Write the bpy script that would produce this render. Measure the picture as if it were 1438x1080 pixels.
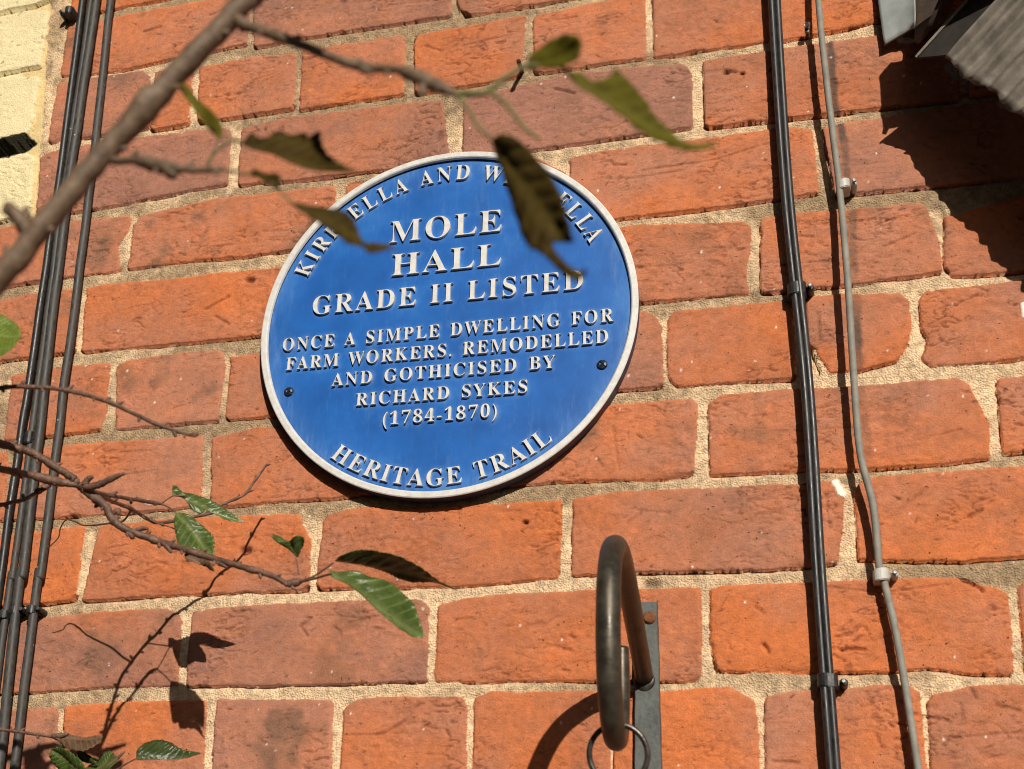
import bpy, bmesh, math, random
import numpy as np
from mathutils import Vector, Matrix

for o in list(bpy.data.objects):
    bpy.data.objects.remove(o)
S = bpy.context.scene
C = S.collection
random.seed(7)

# ---------------------------------------------------------------- camera, sky, sun, exposure
cam = bpy.data.cameras.new('camera')
camo = bpy.data.objects.new('camera', cam)
C.objects.link(camo)
R = np.array([[0.9609178114362126, -0.2722171008835282, 0.05034689316339667],
              [0.27249811693312437, 0.8980327868704023, -0.34537210364139104],
              [0.048803032001513404, 0.3455936395426651, 0.9371143475452255]])
CP = np.array([0.20327393826838508, -1.0850653553515754, -0.6102759273896013])
rt, fw, up = R[:, 0], R[:, 1], R[:, 2]
camo.matrix_world = Matrix(((rt[0], up[0], -fw[0], CP[0]), (rt[1], up[1], -fw[1], CP[1]),
                            (rt[2], up[2], -fw[2], CP[2]), (0, 0, 0, 1)))
cam.sensor_fit = 'HORIZONTAL'
cam.sensor_width = 36
cam.lens = 2005.418 / 1438 * 36
cam.shift_x = 163.239 / 1438
cam.shift_y = 206.142 / 1438
cam.clip_start = 0.01
cam.clip_end = 500
cam.dof.use_dof = True
cam.dof.focus_distance = float(np.dot(np.array([-0.07, -0.01, -0.05]) - CP, fw))
cam.dof.aperture_fstop = 11.5
S.camera = camo

SUN = np.array([0.42, -1.0, 0.50])
SUN = SUN / np.linalg.norm(SUN)
world = bpy.data.worlds.new('World')
S.world = world
world.use_nodes = True
wn = world.node_tree
sky = wn.nodes.new('ShaderNodeTexSky')
sky.sky_type = 'NISHITA'
sky.sun_disc = False
sky.sun_elevation = math.asin(SUN[2])
sky.sun_rotation = math.atan2(SUN[0], SUN[1])
wn.links.new(sky.outputs[0], wn.nodes['Background'].inputs[0])
wn.nodes['Background'].inputs[1].default_value = 0.05
sl = bpy.data.lights.new('sun', 'SUN')
sl.energy = 4.8
sl.angle = math.radians(0.5)
sl.color = (1.0, 0.925, 0.82)
so = bpy.data.objects.new('sun', sl)
C.objects.link(so)
so.location = (2, -5, 4)
so.rotation_euler = Vector(tuple(SUN)).to_track_quat('Z', 'Y').to_euler()
S.view_settings.view_transform = 'Standard'
S.view_settings.look = 'None'
S.view_settings.gamma = 1
S.view_settings.exposure = -0.04
S.cycles.max_bounces = 6
S.cycles.filter_width = 1.0

# ---------------------------------------------------------------- helpers
def tag(o, label=None, cat=None, group=None, kind=None):
    if label: o['label'] = label
    if cat: o['category'] = cat
    if group: o['group'] = group
    if kind: o['kind'] = kind
    return o

def empty(name, loc=(0, 0, 0)):
    o = bpy.data.objects.new(name, None)
    o.empty_display_size = 0.02
    o.location = loc
    C.objects.link(o)
    return o

def link(name, me, mat, parent=None, smooth=False):
    o = bpy.data.objects.new(name, me)
    C.objects.link(o)
    if mat is not None:
        me.materials.append(mat)
    if smooth:
        me.polygons.foreach_set('use_smooth', [True] * len(me.polygons))
    if parent is not None:
        o.parent = parent
        o.matrix_parent_inverse = Matrix.Translation(-Vector(parent.location))
    return o

def from_bm(name, bm, mat, parent=None, smooth=False):
    bmesh.ops.recalc_face_normals(bm, faces=bm.faces)
    me = bpy.data.meshes.new(name)
    bm.to_mesh(me)
    bm.free()
    return link(name, me, mat, parent, smooth)

def nodes(name):
    m = bpy.data.materials.new(name)
    m.use_nodes = True
    nt = m.node_tree
    return m, nt, nt.nodes['Principled BSDF']

def N(nt, kind, **kw):
    n = nt.nodes.new(kind)
    for k, v in kw.items():
        if k in n.inputs: n.inputs[k].default_value = v
        else: setattr(n, k, v)
    return n

def ramp(nt, fac, stops):
    r = nt.nodes.new('ShaderNodeValToRGB')
    while len(r.color_ramp.elements) < len(stops): r.color_ramp.elements.new(0.5)
    for e, (p, c) in zip(r.color_ramp.elements, stops):
        e.position = p
        e.color = tuple(c) + (1,) if len(c) == 3 else c
    nt.links.new(fac, r.inputs[0])
    return r.outputs[0]

def simple_mat(name, c1, c2, scale=300, rough=0.5, metal=0.0, bump=0.15, dist=0.0003, detail=6, lo=0.35, hi=0.65, rough2=None, spec=0.5):
    """two colours mixed by a noise, a second noise for fine relief"""
    m, nt, b = nodes(name)
    tc = N(nt, 'ShaderNodeTexCoord')
    n1 = N(nt, 'ShaderNodeTexNoise', Scale=scale, Detail=detail, Roughness=0.65)
    nt.links.new(tc.outputs['Object'], n1.inputs['Vector'])
    nt.links.new(ramp(nt, n1.outputs[0], [(lo, c1), (hi, c2)]), b.inputs['Base Color'])
    n2 = N(nt, 'ShaderNodeTexNoise', Scale=scale * 3.3, Detail=5)
    nt.links.new(tc.outputs['Object'], n2.inputs['Vector'])
    bp = N(nt, 'ShaderNodeBump', Strength=bump, Distance=dist)
    nt.links.new(n2.outputs[0], bp.inputs['Height'])
    nt.links.new(bp.outputs[0], b.inputs['Normal'])
    b.inputs['Roughness'].default_value = rough
    b.inputs['Metallic'].default_value = metal
    b.inputs['Specular IOR Level'].default_value = spec
    if rough2 is not None:
        mr = N(nt, 'ShaderNodeMapRange')
        nt.links.new(n1.outputs[0], mr.inputs[0])
        mr.inputs[1].default_value = lo; mr.inputs[2].default_value = hi
        mr.inputs[3].default_value = rough; mr.inputs[4].default_value = rough2
        nt.links.new(mr.outputs[0], b.inputs['Roughness'])
    return m

def spline(pts, per=8):
    """Catmull-Rom through points (last columns may be radii)"""
    P = [np.array(p, float) for p in pts]
    P = [2 * P[0] - P[1]] + P + [2 * P[-1] - P[-2]]
    out = []
    for i in range(1, len(P) - 2):
        a, b, c, d = P[i - 1], P[i], P[i + 1], P[i + 2]
        for t in np.linspace(0, 1, per, endpoint=False):
            out.append(0.5 * (2 * b + (c - a) * t + (2 * a - 5 * b + 4 * c - d) * t * t + (3 * b - a - 3 * c + d) * t ** 3))
    out.append(P[-2])
    return np.array(out)

def add_tube(bm, pts, radii, sides=10, flat=None, wob=0.0, cap=True):
    """tube along pts (metres); radii per point; flat=(direction, factor) squeezes the section"""
    pts = [Vector(p) for p in pts]
    n = len(pts)
    rings = []
    t0 = (pts[1] - pts[0]).normalized()
    ref = Vector((0, -1, 0)) if abs(t0.y) < 0.9 else Vector((1, 0, 0))
    nrm = (ref - t0 * ref.dot(t0)).normalized()
    for i in range(n):
        t = (pts[min(i + 1, n - 1)] - pts[max(i - 1, 0)]).normalized()
        nrm = (nrm - t * nrm.dot(t)).normalized()
        bi = t.cross(nrm)
        ring = []
        for k in range(sides):
            a = 2 * math.pi * k / sides
            r = radii[i] * (1 + (random.uniform(-wob, wob) if wob else 0))
            ring.append(bm.verts.new(pts[i] + (nrm * math.cos(a) + bi * math.sin(a)) * r))
        rings.append(ring)
    for i in range(n - 1):
        for k in range(sides):
            bm.faces.new((rings[i][k], rings[i][(k + 1) % sides], rings[i + 1][(k + 1) % sides], rings[i + 1][k]))
    if cap:
        bm.faces.new(rings[0][::-1])
        bm.faces.new(rings[-1])

def add_box(bm, x0, x1, y0, y1, z0, z1, bev=0.0):
    b2 = bmesh.new()
    bmesh.ops.create_cube(b2, size=1)
    for v in b2.verts:
        v.co = Vector(((x0 + x1) / 2 + v.co.x * (x1 - x0), (y0 + y1) / 2 + v.co.y * (y1 - y0), (z0 + z1) / 2 + v.co.z * (z1 - z0)))
    if bev:
        bmesh.ops.bevel(b2, geom=b2.edges[:], offset=bev, segments=2, affect='EDGES', profile=0.5)
    me = bpy.data.meshes.new('tmp')
    b2.to_mesh(me); b2.free()
    bm.from_mesh(me)
    bpy.data.meshes.remove(me)

def mm(l): return [tuple(v / 1000 for v in q) for q in l]

# ---------------------------------------------------------------- the brick wall
# every brick traced as (course, tint 0 orange .. 3 purple brown, outline in mm on the wall: x right, z up)
BR=[
(0,0.3,[(-517,417),(-455,419),(-330,424),(-338,505),(-524,496)]),
(1,1.6,[(-519,402),(-455,405),(-314,406),(-312,345),(-462,336),(-519,341)]),
(1,2.7,[(-309,425),(-101,421),(-99,342),(-253,342),(-301,339)]),
(1,1.6,[(-93,422),(60,426),(61,338),(-36,339),(-84,339),(-91,357)]),
(2,1.4,[(-520,329),(-417,327),(-410,259),(-522,257)]),
(2,1,[(-408,324),(-368,322),(-365,256),(-404,255)]),
(2,0.9,[(-358,322),(-298,325),(-257,320),(-254,258),(-354,256)]),
(2,1.2,[(-247,323),(-144,324),(-143,256),(-245,255)]),
(2,1,[(-132,320),(-25,326),(-28,259),(-69,256),(-129,255)]),
(2,1,[(-15,324),(88,330),(88,259),(18,260),(-14,260)]),
(2,1.1,[(97,331),(200,334),(197,259),(98,259)]),
(2,0.8,[(209,334),(300,335),(296,264),(206,257)]),
(2,0.9,[(309,335),(398,334),(393,266),(304,264)]),
(3,2,[(-526,238),(-507,244),(-485,246),(-364,246),(-321,243),(-317,234),(-317,180),(-370,176),(-460,170),(-521,168)]),
(3,2.3,[(-306,241),(-262,246),(-136,243),(-103,241),(-94,176),(-150,173),(-242,174),(-303,176)]),
(3,2.9,[(-80,240),(-34,245),(16,251),(82,248),(124,244),(129,232),(128,178),(65,177),(-80,174)]),
(3,1.1,[(141,244),(210,246),(244,247),(351,245),(349,172),(288,173),(195,175),(142,176)]),
(3,1,[(364,245),(550,247),(544,177),(360,174)]),
(4,1.3,[(-622,154),(-521,162),(-503,161),(-500,94),(-615,89)]),
(4,1,[(-489,157),(-415,155),(-418,140),(-427,122),(-421,94),(-486,94)]),
(4,1.4,[(-410,151),(-389,155),(-328,162),(-205,160),(-205,99),(-277,96),(-339,97),(-410,96)]),
(4,0.8,[(-192,161),(-9,162),(14,145),(14,96),(-190,97)]),
(4,1,[(21,158),(49,162),(101,162),(151,162),(211,163),(229,158),(231,96),(156,93),(60,92),(22,91)]),
(4,1.5,[(240,158),(259,160),(299,161),(432,166),(429,90),(318,90),(247,92)]),
(5,1.5,[(-689,66),(-508,77),(-463,78),(-458,10),(-506,9),(-672,0)]),
(5,0.9,[(-453,78),(-421,79),(-356,77),(-323,78),(-243,77),(-242,12),(-270,9),(-375,9),(-449,10)]),
(5,1,[(-233,78),(-37,77),(-37,5),(-231,11)]),
(5,1,[(-29,76),(83,81),(169,73),(174,68),(174,50),(169,29),(170,5),(124,6),(81,7),(-29,4)]),
(5,1.6,[(186,74),(213,76),(259,74),(312,73),(316,68),(319,50),(323,33),(323,9),(266,5),(244,5),(182,5)]),
(5,0.4,[(331,58),(391,69),(487,72),(478,3),(369,3),(332,4),(327,13)]),
(6,0.8,[(-668,-16),(-539,-13),(-530,-78),(-654,-86)]),
(6,0.8,[(-521,-11),(-459,-7),(-418,-8),(-416,-56),(-419,-74),(-474,-77),(-519,-78)]),
(6,1.2,[(-408,-10),(-398,-7),(-329,-3),(-304,-5),(-300,-18),(-301,-74),(-348,-75),(-401,-76)]),
(6,0.5,[(-293,-13),(-189,-8),(-185,-71),(-262,-74),(-291,-74)]),
(6,1,[(-179,-6),(-90,-6),(-87,-72),(-175,-70)]),
(6,1,[(-80,-6),(-9,-6),(-8,-72),(-78,-73)]),
(6,1.3,[(-1,-6),(85,-5),(93,-10),(98,-20),(98,-75),(65,-74),(0,-77)]),
(6,0.7,[(105,-15),(110,-7),(132,-7),(201,-7),(206,-15),(204,-77),(184,-76),(134,-76),(110,-76),(105,-67)]),
(6,0.6,[(219,-5),(243,-5),(290,-10),(295,-15),(297,-34),(292,-55),(283,-68),(252,-74),(225,-73),(225,-52),(218,-48)]),
(6,0.8,[(306,-15),(312,-10),(352,-9),(437,-6),(432,-70),(353,-75),(310,-75),(305,-69),(310,-51),(305,-40)]),
(7,0.9,[(-717,-98),(-515,-93),(-507,-159),(-702,-166)]),
(7,1.3,[(-506,-93),(-455,-90),(-416,-90),(-355,-91),(-314,-90),(-310,-156),(-338,-159),(-407,-160),(-472,-160),(-496,-160)]),
(7,1,[(-303,-93),(-261,-87),(-109,-92),(-106,-154),(-182,-157),(-255,-158),(-298,-159)]),
(7,1,[(-100,-91),(-78,-92),(-77,-155),(-98,-155)]),
(7,0.9,[(-71,-92),(58,-91),(122,-90),(126,-94),(124,-125),(121,-156),(102,-159),(34,-155),(-8,-155),(-70,-158)]),
(7,0.9,[(137,-95),(146,-89),(185,-88),(240,-90),(333,-89),(335,-98),(342,-116),(346,-128),(345,-157),(319,-159),(263,-160),(182,-157),(137,-157)]),
(7,1.2,[(358,-93),(506,-89),(498,-151),(356,-154)]),
(8,0.4,[(-730,-184),(-531,-180),(-525,-244),(-715,-250)]),
(8,0.3,[(-522,-179),(-452,-174),(-423,-173),(-421,-240),(-451,-243),(-516,-244)]),
(8,0.8,[(-405,-173),(-328,-170),(-215,-173),(-211,-185),(-203,-196),(-202,-240),(-254,-240),(-338,-240),(-412,-242)]),
(8,0.2,[(-191,-176),(-181,-173),(-156,-169),(-116,-174),(-62,-173),(14,-174),(14,-212),(13,-238),(-24,-241),(-78,-242),(-193,-239)]),
(8,0.4,[(26,-173),(63,-169),(181,-171),(230,-171),(236,-185),(233,-213),(228,-237),(179,-240),(80,-237),(25,-238)]),
(8,0.6,[(246,-179),(254,-170),(313,-168),(467,-166),(464,-231),(362,-237),(324,-239),(286,-238),(269,-236),(246,-234)]),
(9,1.8,[(-527,-266),(-451,-259),(-370,-254),(-331,-255),(-316,-261),(-316,-296),(-314,-321),(-379,-321),(-454,-324),(-519,-326)]),
(9,2.2,[(-305,-257),(-246,-254),(-146,-254),(-105,-255),(-96,-260),(-94,-323),(-162,-323),(-240,-323),(-304,-322)]),
(9,1,[(-85,-260),(-59,-255),(-24,-253),(45,-253),(125,-254),(123,-327),(46,-325),(-22,-324),(-86,-323)]),
(9,0.7,[(134,-256),(140,-254),(178,-253),(254,-253),(309,-254),(342,-264),(346,-268),(347,-309),(345,-327),(319,-326),(288,-321),(256,-323),(174,-321),(138,-320),(134,-300)]),
(9,0.8,[(357,-259),(483,-258),(475,-324),(355,-327)]),
(10,1,[(-522,-345),(-424,-340),(-421,-381),(-420,-402),(-518,-405)]),
(10,0.9,[(-416,-340),(-360,-337),(-286,-337),(-283,-400),(-411,-403)]),
(10,1.6,[(-274,-336),(-208,-338),(-174,-339),(-171,-403),(-273,-404)]),
(10,0.9,[(-161,-345),(-150,-339),(-131,-337),(-65,-339),(-60,-344),(-60,-404),(-161,-404)]),
(10,0.5,[(-52,-339),(-39,-334),(-22,-335),(52,-336),(53,-405),(-52,-404)]),
(10,0.6,[(58,-336),(94,-337),(145,-335),(152,-339),(162,-345),(164,-372),(163,-406),(59,-406)]),
(10,0.7,[(172,-342),(193,-339),(257,-336),(275,-336),(280,-341),(281,-406),(171,-406)]),
(10,0.8,[(288,-344),(318,-338),(428,-334),(422,-402),(286,-406)]),
]
PB=[
[(-724,441),(-605,429),(-573,432),(-549,428),(-547,423),(-547,358),(-555,358),(-593,356),(-717,359)],
[(-713,339),(-592,347),(-542,341),(-544,337),(-546,299),(-545,279),(-550,272),(-579,269),(-707,261)],
[(-702,238),(-576,247),(-544,245),(-536,240),(-531,199),(-532,172),(-563,169),(-688,166)],
[(-735,548),(-569,532),(-549,446),(-564,441),(-607,439),(-715,444)],
]
CR=[([(-302,52),(-324,41)],3),([(-313,32),(-299,23)],2.5),([(-178,-367),(-129,-367),(-109,-356)],1),([(-134,-367),(-122,-364),(-109,-355)],1.5),([(167,-271),(173,-276)],2),([(172,-301),(175,-307)],5),([(228,-307),(235,-306),(245,-307)],4),([(315,-254),(329,-261),(331,-265)],6),([(327,-205),(336,-200)],4),([(57,150),(60,146),(70,145)],3),([(84,137),(145,139),(194,150)],1.5),([(71,130),(121,132)],1.2),([(191,-124),(249,-125)],0.8),([(197,-253),(261,-263),(308,-258)],1.6),([(282,36),(306,45)],2),([(212,55),(225,52)],2.2),([(212,28),(245,27)],1),([(226,-21),(226,-44)],1.8),([(290,-140),(327,-133)],1),([(284,-191),(295,-183),(298,-179)],1.2),([(-199,-282),(-205,-274),(-197,-267)],3),([(-175,-275),(-169,-281),(-169,-288)],1.5),([(-162,-272),(-138,-267)],1.2),([(23,-289),(26,-291)],3),([(17,-299),(23,-301)],3),([(18,-317),(22,-318)],3),([(-131,321),(-134,312)],2),([(-121,307),(-106,299)],2),([(-84,301),(-35,306)],1.2),([(-5,316),(29,316)],1.5),([(-12,-78),(-6,-69)],1),([(-143,204),(-122,207)],1.2),([(-404,-125),(-355,-121)],1),([(-452,-100),(-364,-101)],1),([(-292,-190),(-213,-191)],0.7),([(175,-391),(193,-392)],2.5),([(249,-371),(252,-381)],2),([(270,-355),(277,-357),(299,-361)],1.6),([(297,-375),(331,-372),(349,-371)],1.4),([(317,-339),(319,-345)],3),([(309,-350),(309,-361)],1.6),([(333,-351),(347,-355)],2),([(-429,379),(-410,382)],2.5),([(-354,386),(-327,394)],1.5),([(-301,360),(-308,357)],2),([(6,237),(23,230)],3),([(132,83),(155,68)],1.2),([(135,86),(150,74)],1),([(77,40),(119,37)],0.8),([(70,27),(101,23)],0.8),([(160,231),(169,228)],4),([(200,2),(205,-12)],1.5),([(-225,-193),(-221,-206),(-218,-184)],1),([(69,-196),(80,-188)],1.5),([(43,-135),(49,-145)],1.2),([(58,-110),(63,-149)],0.8),([(-21,-74),(-6,-85)],1.2),([(148,-97),(167,-109),(181,-109)],1.2),([(-68,-341),(-62,-347)],1.2),([(-181,-265),(-144,-269)],0.8),([(72,-184),(103,-189)],1),([(224,-178),(225,-208)],0.7)]
TAR= [(250, 245), (251, 179), (254, 160), (256, 141), (257, 93), (259, 70), (255, 9), (257, -7), (255, -69), (256, -119), (258, -174), (259, -233), (265, -267), (267, -301), (267, -334)]
def hsh(ix, iz, seed):
    h = (ix.astype(np.int64) * 374761393 + iz.astype(np.int64) * 668265263 + seed * 1442695041) & 0xFFFFFFFF
    h = ((h ^ (h >> 13)) * 1274126177) & 0xFFFFFFFF
    h = h ^ (h >> 16)
    return (h & 0xFFFFFF) / float(0xFFFFFF)

def vn(x, z, seed):
    xi = np.floor(x); zi = np.floor(z)
    fx = x - xi; fz = z - zi
    fx = fx * fx * (3 - 2 * fx); fz = fz * fz * (3 - 2 * fz)
    a = hsh(xi, zi, seed); b = hsh(xi + 1, zi, seed); c = hsh(xi, zi + 1, seed); d = hsh(xi + 1, zi + 1, seed)
    return (a * (1 - fx) + b * fx) * (1 - fz) + (c * (1 - fx) + d * fx) * fz - 0.5

def fbm(x, z, scale, octs, seed, gain=0.55, sx=1.0):
    """noise in about -1..1; scale in mm, sx > 1 stretches it sideways"""
    r = 0; a = 1.0; f = 1.0 / scale; tot = 0
    x = x / sx
    for k in range(octs):
        t = 0.65 + 1.1 * k + 0.37 * (seed % 5)      # turn every octave so that no lattice shows
        u = x * math.cos(t) - z * math.sin(t); v = x * math.sin(t) + z * math.cos(t)
        r = r + a * vn(u * f + 17.3 * k, v * f - 9.1 * k, seed + k); tot += a
        a *= gain; f *= 2.03
    return 2 * r / tot

def sstep(a, b, x):
    t = np.clip((x - a) / (b - a), 0, 1)
    return t * t * (3 - 2 * t)

def axis(lo, a, b, hi, fine, coarse):
    L = list(np.arange(a, b, fine))
    s = fine; v = a; left = []
    while v > lo:
        s = min(coarse, s * 1.12); v -= s; left.append(v)
    s = fine; v = L[-1]; right = []
    while v < hi:
        s = min(coarse, s * 1.12); v += s; right.append(v)
    return np.array(left[::-1] + L + right)

XS = axis(-1500, -640, 440, 1400, 1.15, 9.0)
ZS = axis(-1250, -440, 485, 1150, 0.95, 9.0)
X, Z = np.meshgrid(XS, ZS)
rng = np.random.RandomState(11)

# bricks beyond the frame continue the bond
bricks = [(k, t, np.array(p, float)) for k, t, p in BR]
Z0, CH = 424.0, 83.0
def zb(k): return Z0 - k * CH + 1.5           # lower edge of course k
for k in range(-8, 21):
    row = [p for kk, _, p in bricks if kk == k]
    if row:
        xl = min(p[:, 0].min() for p in row); xr = max(p[:, 0].max() for p in row)
        lp = min(row, key=lambda p: p[:, 0].min()); rp = max(row, key=lambda p: p[:, 0].max())
        zl = (lp[:, 1].min(), lp[:, 1].max()); zr = (rp[:, 1].min(), rp[:, 1].max())
    else:
        xl = -20 - (k % 2) * 57; xr = xl - 10
        zl = zr = (zb(k), zb(k) + 70)
    head = k % 2 == 0
    x = xl - 10
    first = True
    while x > -1500:
        w = 104 if head else 212
        za, zc = zl if first and row else (zb(k), zb(k) + 71)
        za = za * 0.5 + 0.5 * zb(k); zc = zc * 0.5 + 0.5 * (zb(k) + 71)
        j = rng.uniform(-2, 2, 8)
        bricks.append((k, rng.uniform(0.3, 2.0), np.array([(x - w + j[0], zc + j[1]), (x + j[2], zc + j[3]), (x + j[4], za + j[5]), (x - w + j[6], za + j[7])])))
        x -= w + 10; first = False
    x = xr + 10
    first = True
    while x < 1400:
        w = 104 if head else 212
        za, zc = zr if first and row else (zb(k), zb(k) + 71)
        za = za * 0.5 + 0.5 * zb(k); zc = zc * 0.5 + 0.5 * (zb(k) + 71)
        j = rng.uniform(-2, 2, 8)
        bricks.append((k, rng.uniform(0.3, 2.0), np.array([(x + j[0], zc + j[1]), (x + w + j[2], zc + j[3]), (x + w + j[4], za + j[5]), (x + j[6], za + j[7])])))
        x += w + 10; first = False

def bound_x(z):   # edge of the cream painted strip on the left
    return np.interp(z, [150, 258, 444, 1200], [-528, -536, -552, -600])
painted = (X < bound_x(Z) + 5 + 4 * fbm(X, Z, 14, 3, 5)) & (Z > 166 + 6 * fbm(X, Z, 30, 2, 6))

bricks = [b for b in bricks if not (b[2][:, 0].mean() < bound_x(b[2][:, 1].mean()) and b[2][:, 1].mean() > 150 )]
npaint = len(bricks)
for p in PB: bricks.append((99, 0, np.array(p, float)))
for k in range(-8, 4):                       # more painted bricks beyond the frame
    za = zb(k) + 14; w = 210 if k % 2 else 160
    x = -745.0 if k in (0, 1, 2, 3) else -548.0 - (k % 2) * 6
    while x > -1500:
        bricks.append((99, 0, np.array([(x - w, za + 71), (x, za + 71), (x, za), (x - w, za)])))
        x -= w + 10

def win(p, m):
    x0, x1 = p[:, 0].min() - m, p[:, 0].max() + m
    z0, z1 = p[:, 1].min() - m, p[:, 1].max() + m
    return slice(np.searchsorted(ZS, z0), np.searchsorted(ZS, z1)), slice(np.searchsorted(XS, x0), np.searchsorted(XS, x1))

# mortar
big = fbm(X, Z, 90, 3, 21)
grain = fbm(X, Z, 5.5, 2, 22, 0.7)
mid = fbm(X, Z, 11, 3, 23)
H = -2.4 + 0.6 * mid + 0.6 * grain + 0.7 * big
mcol = np.stack([np.full_like(X, 0.69), np.full_like(X, 0.495), np.full_like(X, 0.305)], -1)
dirt = np.clip(0.5 + 1.3 * fbm(X, Z, 120, 3, 31, sx=2.5) + 0.5 * mid, 0, 1)
dark = np.array([0.27, 0.185, 0.105])
PER = np.zeros_like(X)
for k, tint, P in bricks:                     # upright joints stay cleaner than the beds
    sl_ = win(P, 14)
    if X[sl_].size:
        PER[sl_] = np.maximum(PER[sl_], sstep(P[:, 1].min() + 2, P[:, 1].min() + 12, Z[sl_]) * (1 - sstep(P[:, 1].max() - 12, P[:, 1].max() - 2, Z[sl_])))
dirt = np.clip(0.42 + dirt * 1.0 - 0.5 * PER + 0.5 * fbm(X, Z, 260, 2, 34), 0, 1)
dirt = dirt ** 1.3
COL = mcol * (1 - 0.85 * dirt[..., None]) + dark * 0.85 * dirt[..., None]
sand = fbm(X, Z, 4.2, 2, 33, 0.8)
COL *= (1 + 0.42 * sand)[..., None]
BRK = np.zeros_like(X)

# painted strip: cream masonry paint over brick and mortar
pcol = np.array([0.72, 0.61, 0.36])
pj = sstep(-8, 8, X - (bound_x(Z) - 24))
pc = pcol[None, None] * (1 - 0.28 * pj[..., None] * np.array([0.6, 1.0, 1.6])[None, None] * 0.8)
pc = pc * (1 + 0.14 * fbm(X, Z, 9, 4, 41) + 0.10 * sand)[..., None]
COL = np.where(painted[..., None], pc, COL)
H = np.where(painted, H * 0.6 - 2.4 + 0.5 * fbm(X, Z, 6, 3, 42), H)

def sdpoly(px, pz, P):
    n = len(P)
    d = np.full(px.shape, 1e9); ins = np.zeros(px.shape, bool)
    for i in range(n):
        a = P[i]; b = P[(i + 1) % n]
        ex, ez = b - a
        wx = px - a[0]; wz = pz - a[1]
        t = np.clip((wx * ex + wz * ez) / (ex * ex + ez * ez + 1e-9), 0, 1)
        d = np.minimum(d, np.hypot(wx - ex * t, wz - ez * t))
        c1 = (a[1] <= pz) & (b[1] > pz); c2 = (a[1] > pz) & (b[1] <= pz)
        cr = ex * wz - ez * wx
        ins ^= (c1 & (cr > 0)) | (c2 & (cr < 0))
    return np.where(ins, d, -d)

def lowedge(P):
    """lower chain of the outline as a function of x"""
    zc = P[:, 1].mean()
    q = P[P[:, 1] < zc]
    q = q[np.argsort(q[:, 0])]
    return q

# weathered joints: the mortar falls back under each brick and beside its left edge
for k, tint, P in bricks:
    sl_ = win(P, 16)
    x = X[sl_]; z = Z[sl_]
    if x.size == 0: continue
    q = lowedge(P)
    if len(q) < 2: continue
    zl = np.interp(x, q[:, 0], q[:, 1])
    d = zl - z
    inx = sstep(q[0, 0] - 3, q[0, 0] + 2, x) * (1 - sstep(q[-1, 0] - 2, q[-1, 0] + 3, x))
    dep = (5.0 + 3.0 * rng.rand()) * np.clip(0.85 + 1.5 * fbm(x, z, 34, 3, 51 + k), 0.0, 1.5)
    if k == 99: dep = dep * 0.8
    g = np.where(d > -3, dep * np.exp(-(np.maximum(d, 0) / 2.6) ** 2), 0) * inx
    xl = P[:, 0].min()
    dl = xl - x
    g = g + np.where(dl > -3, (1.2 + 2.4 * rng.rand()) * np.exp(-np.maximum(dl, 0) / 1.5), 0) * sstep(P[:, 1].min(), P[:, 1].min() + 8, z) * (1 - sstep(P[:, 1].max() - 8, P[:, 1].max(), z)) * (0.3 if k == 99 else 1)
    H[sl_] -= g
DX = np.zeros_like(X); DZ = np.zeros_like(X)
fineg = ((X > -630) & (X < 430) & (Z > -430) & (Z < 475))
TINT = np.array([[0.56, 0.168, 0.058], [0.495, 0.170, 0.078], [0.435, 0.180, 0.104], [0.335, 0.155, 0.105]])
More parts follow.
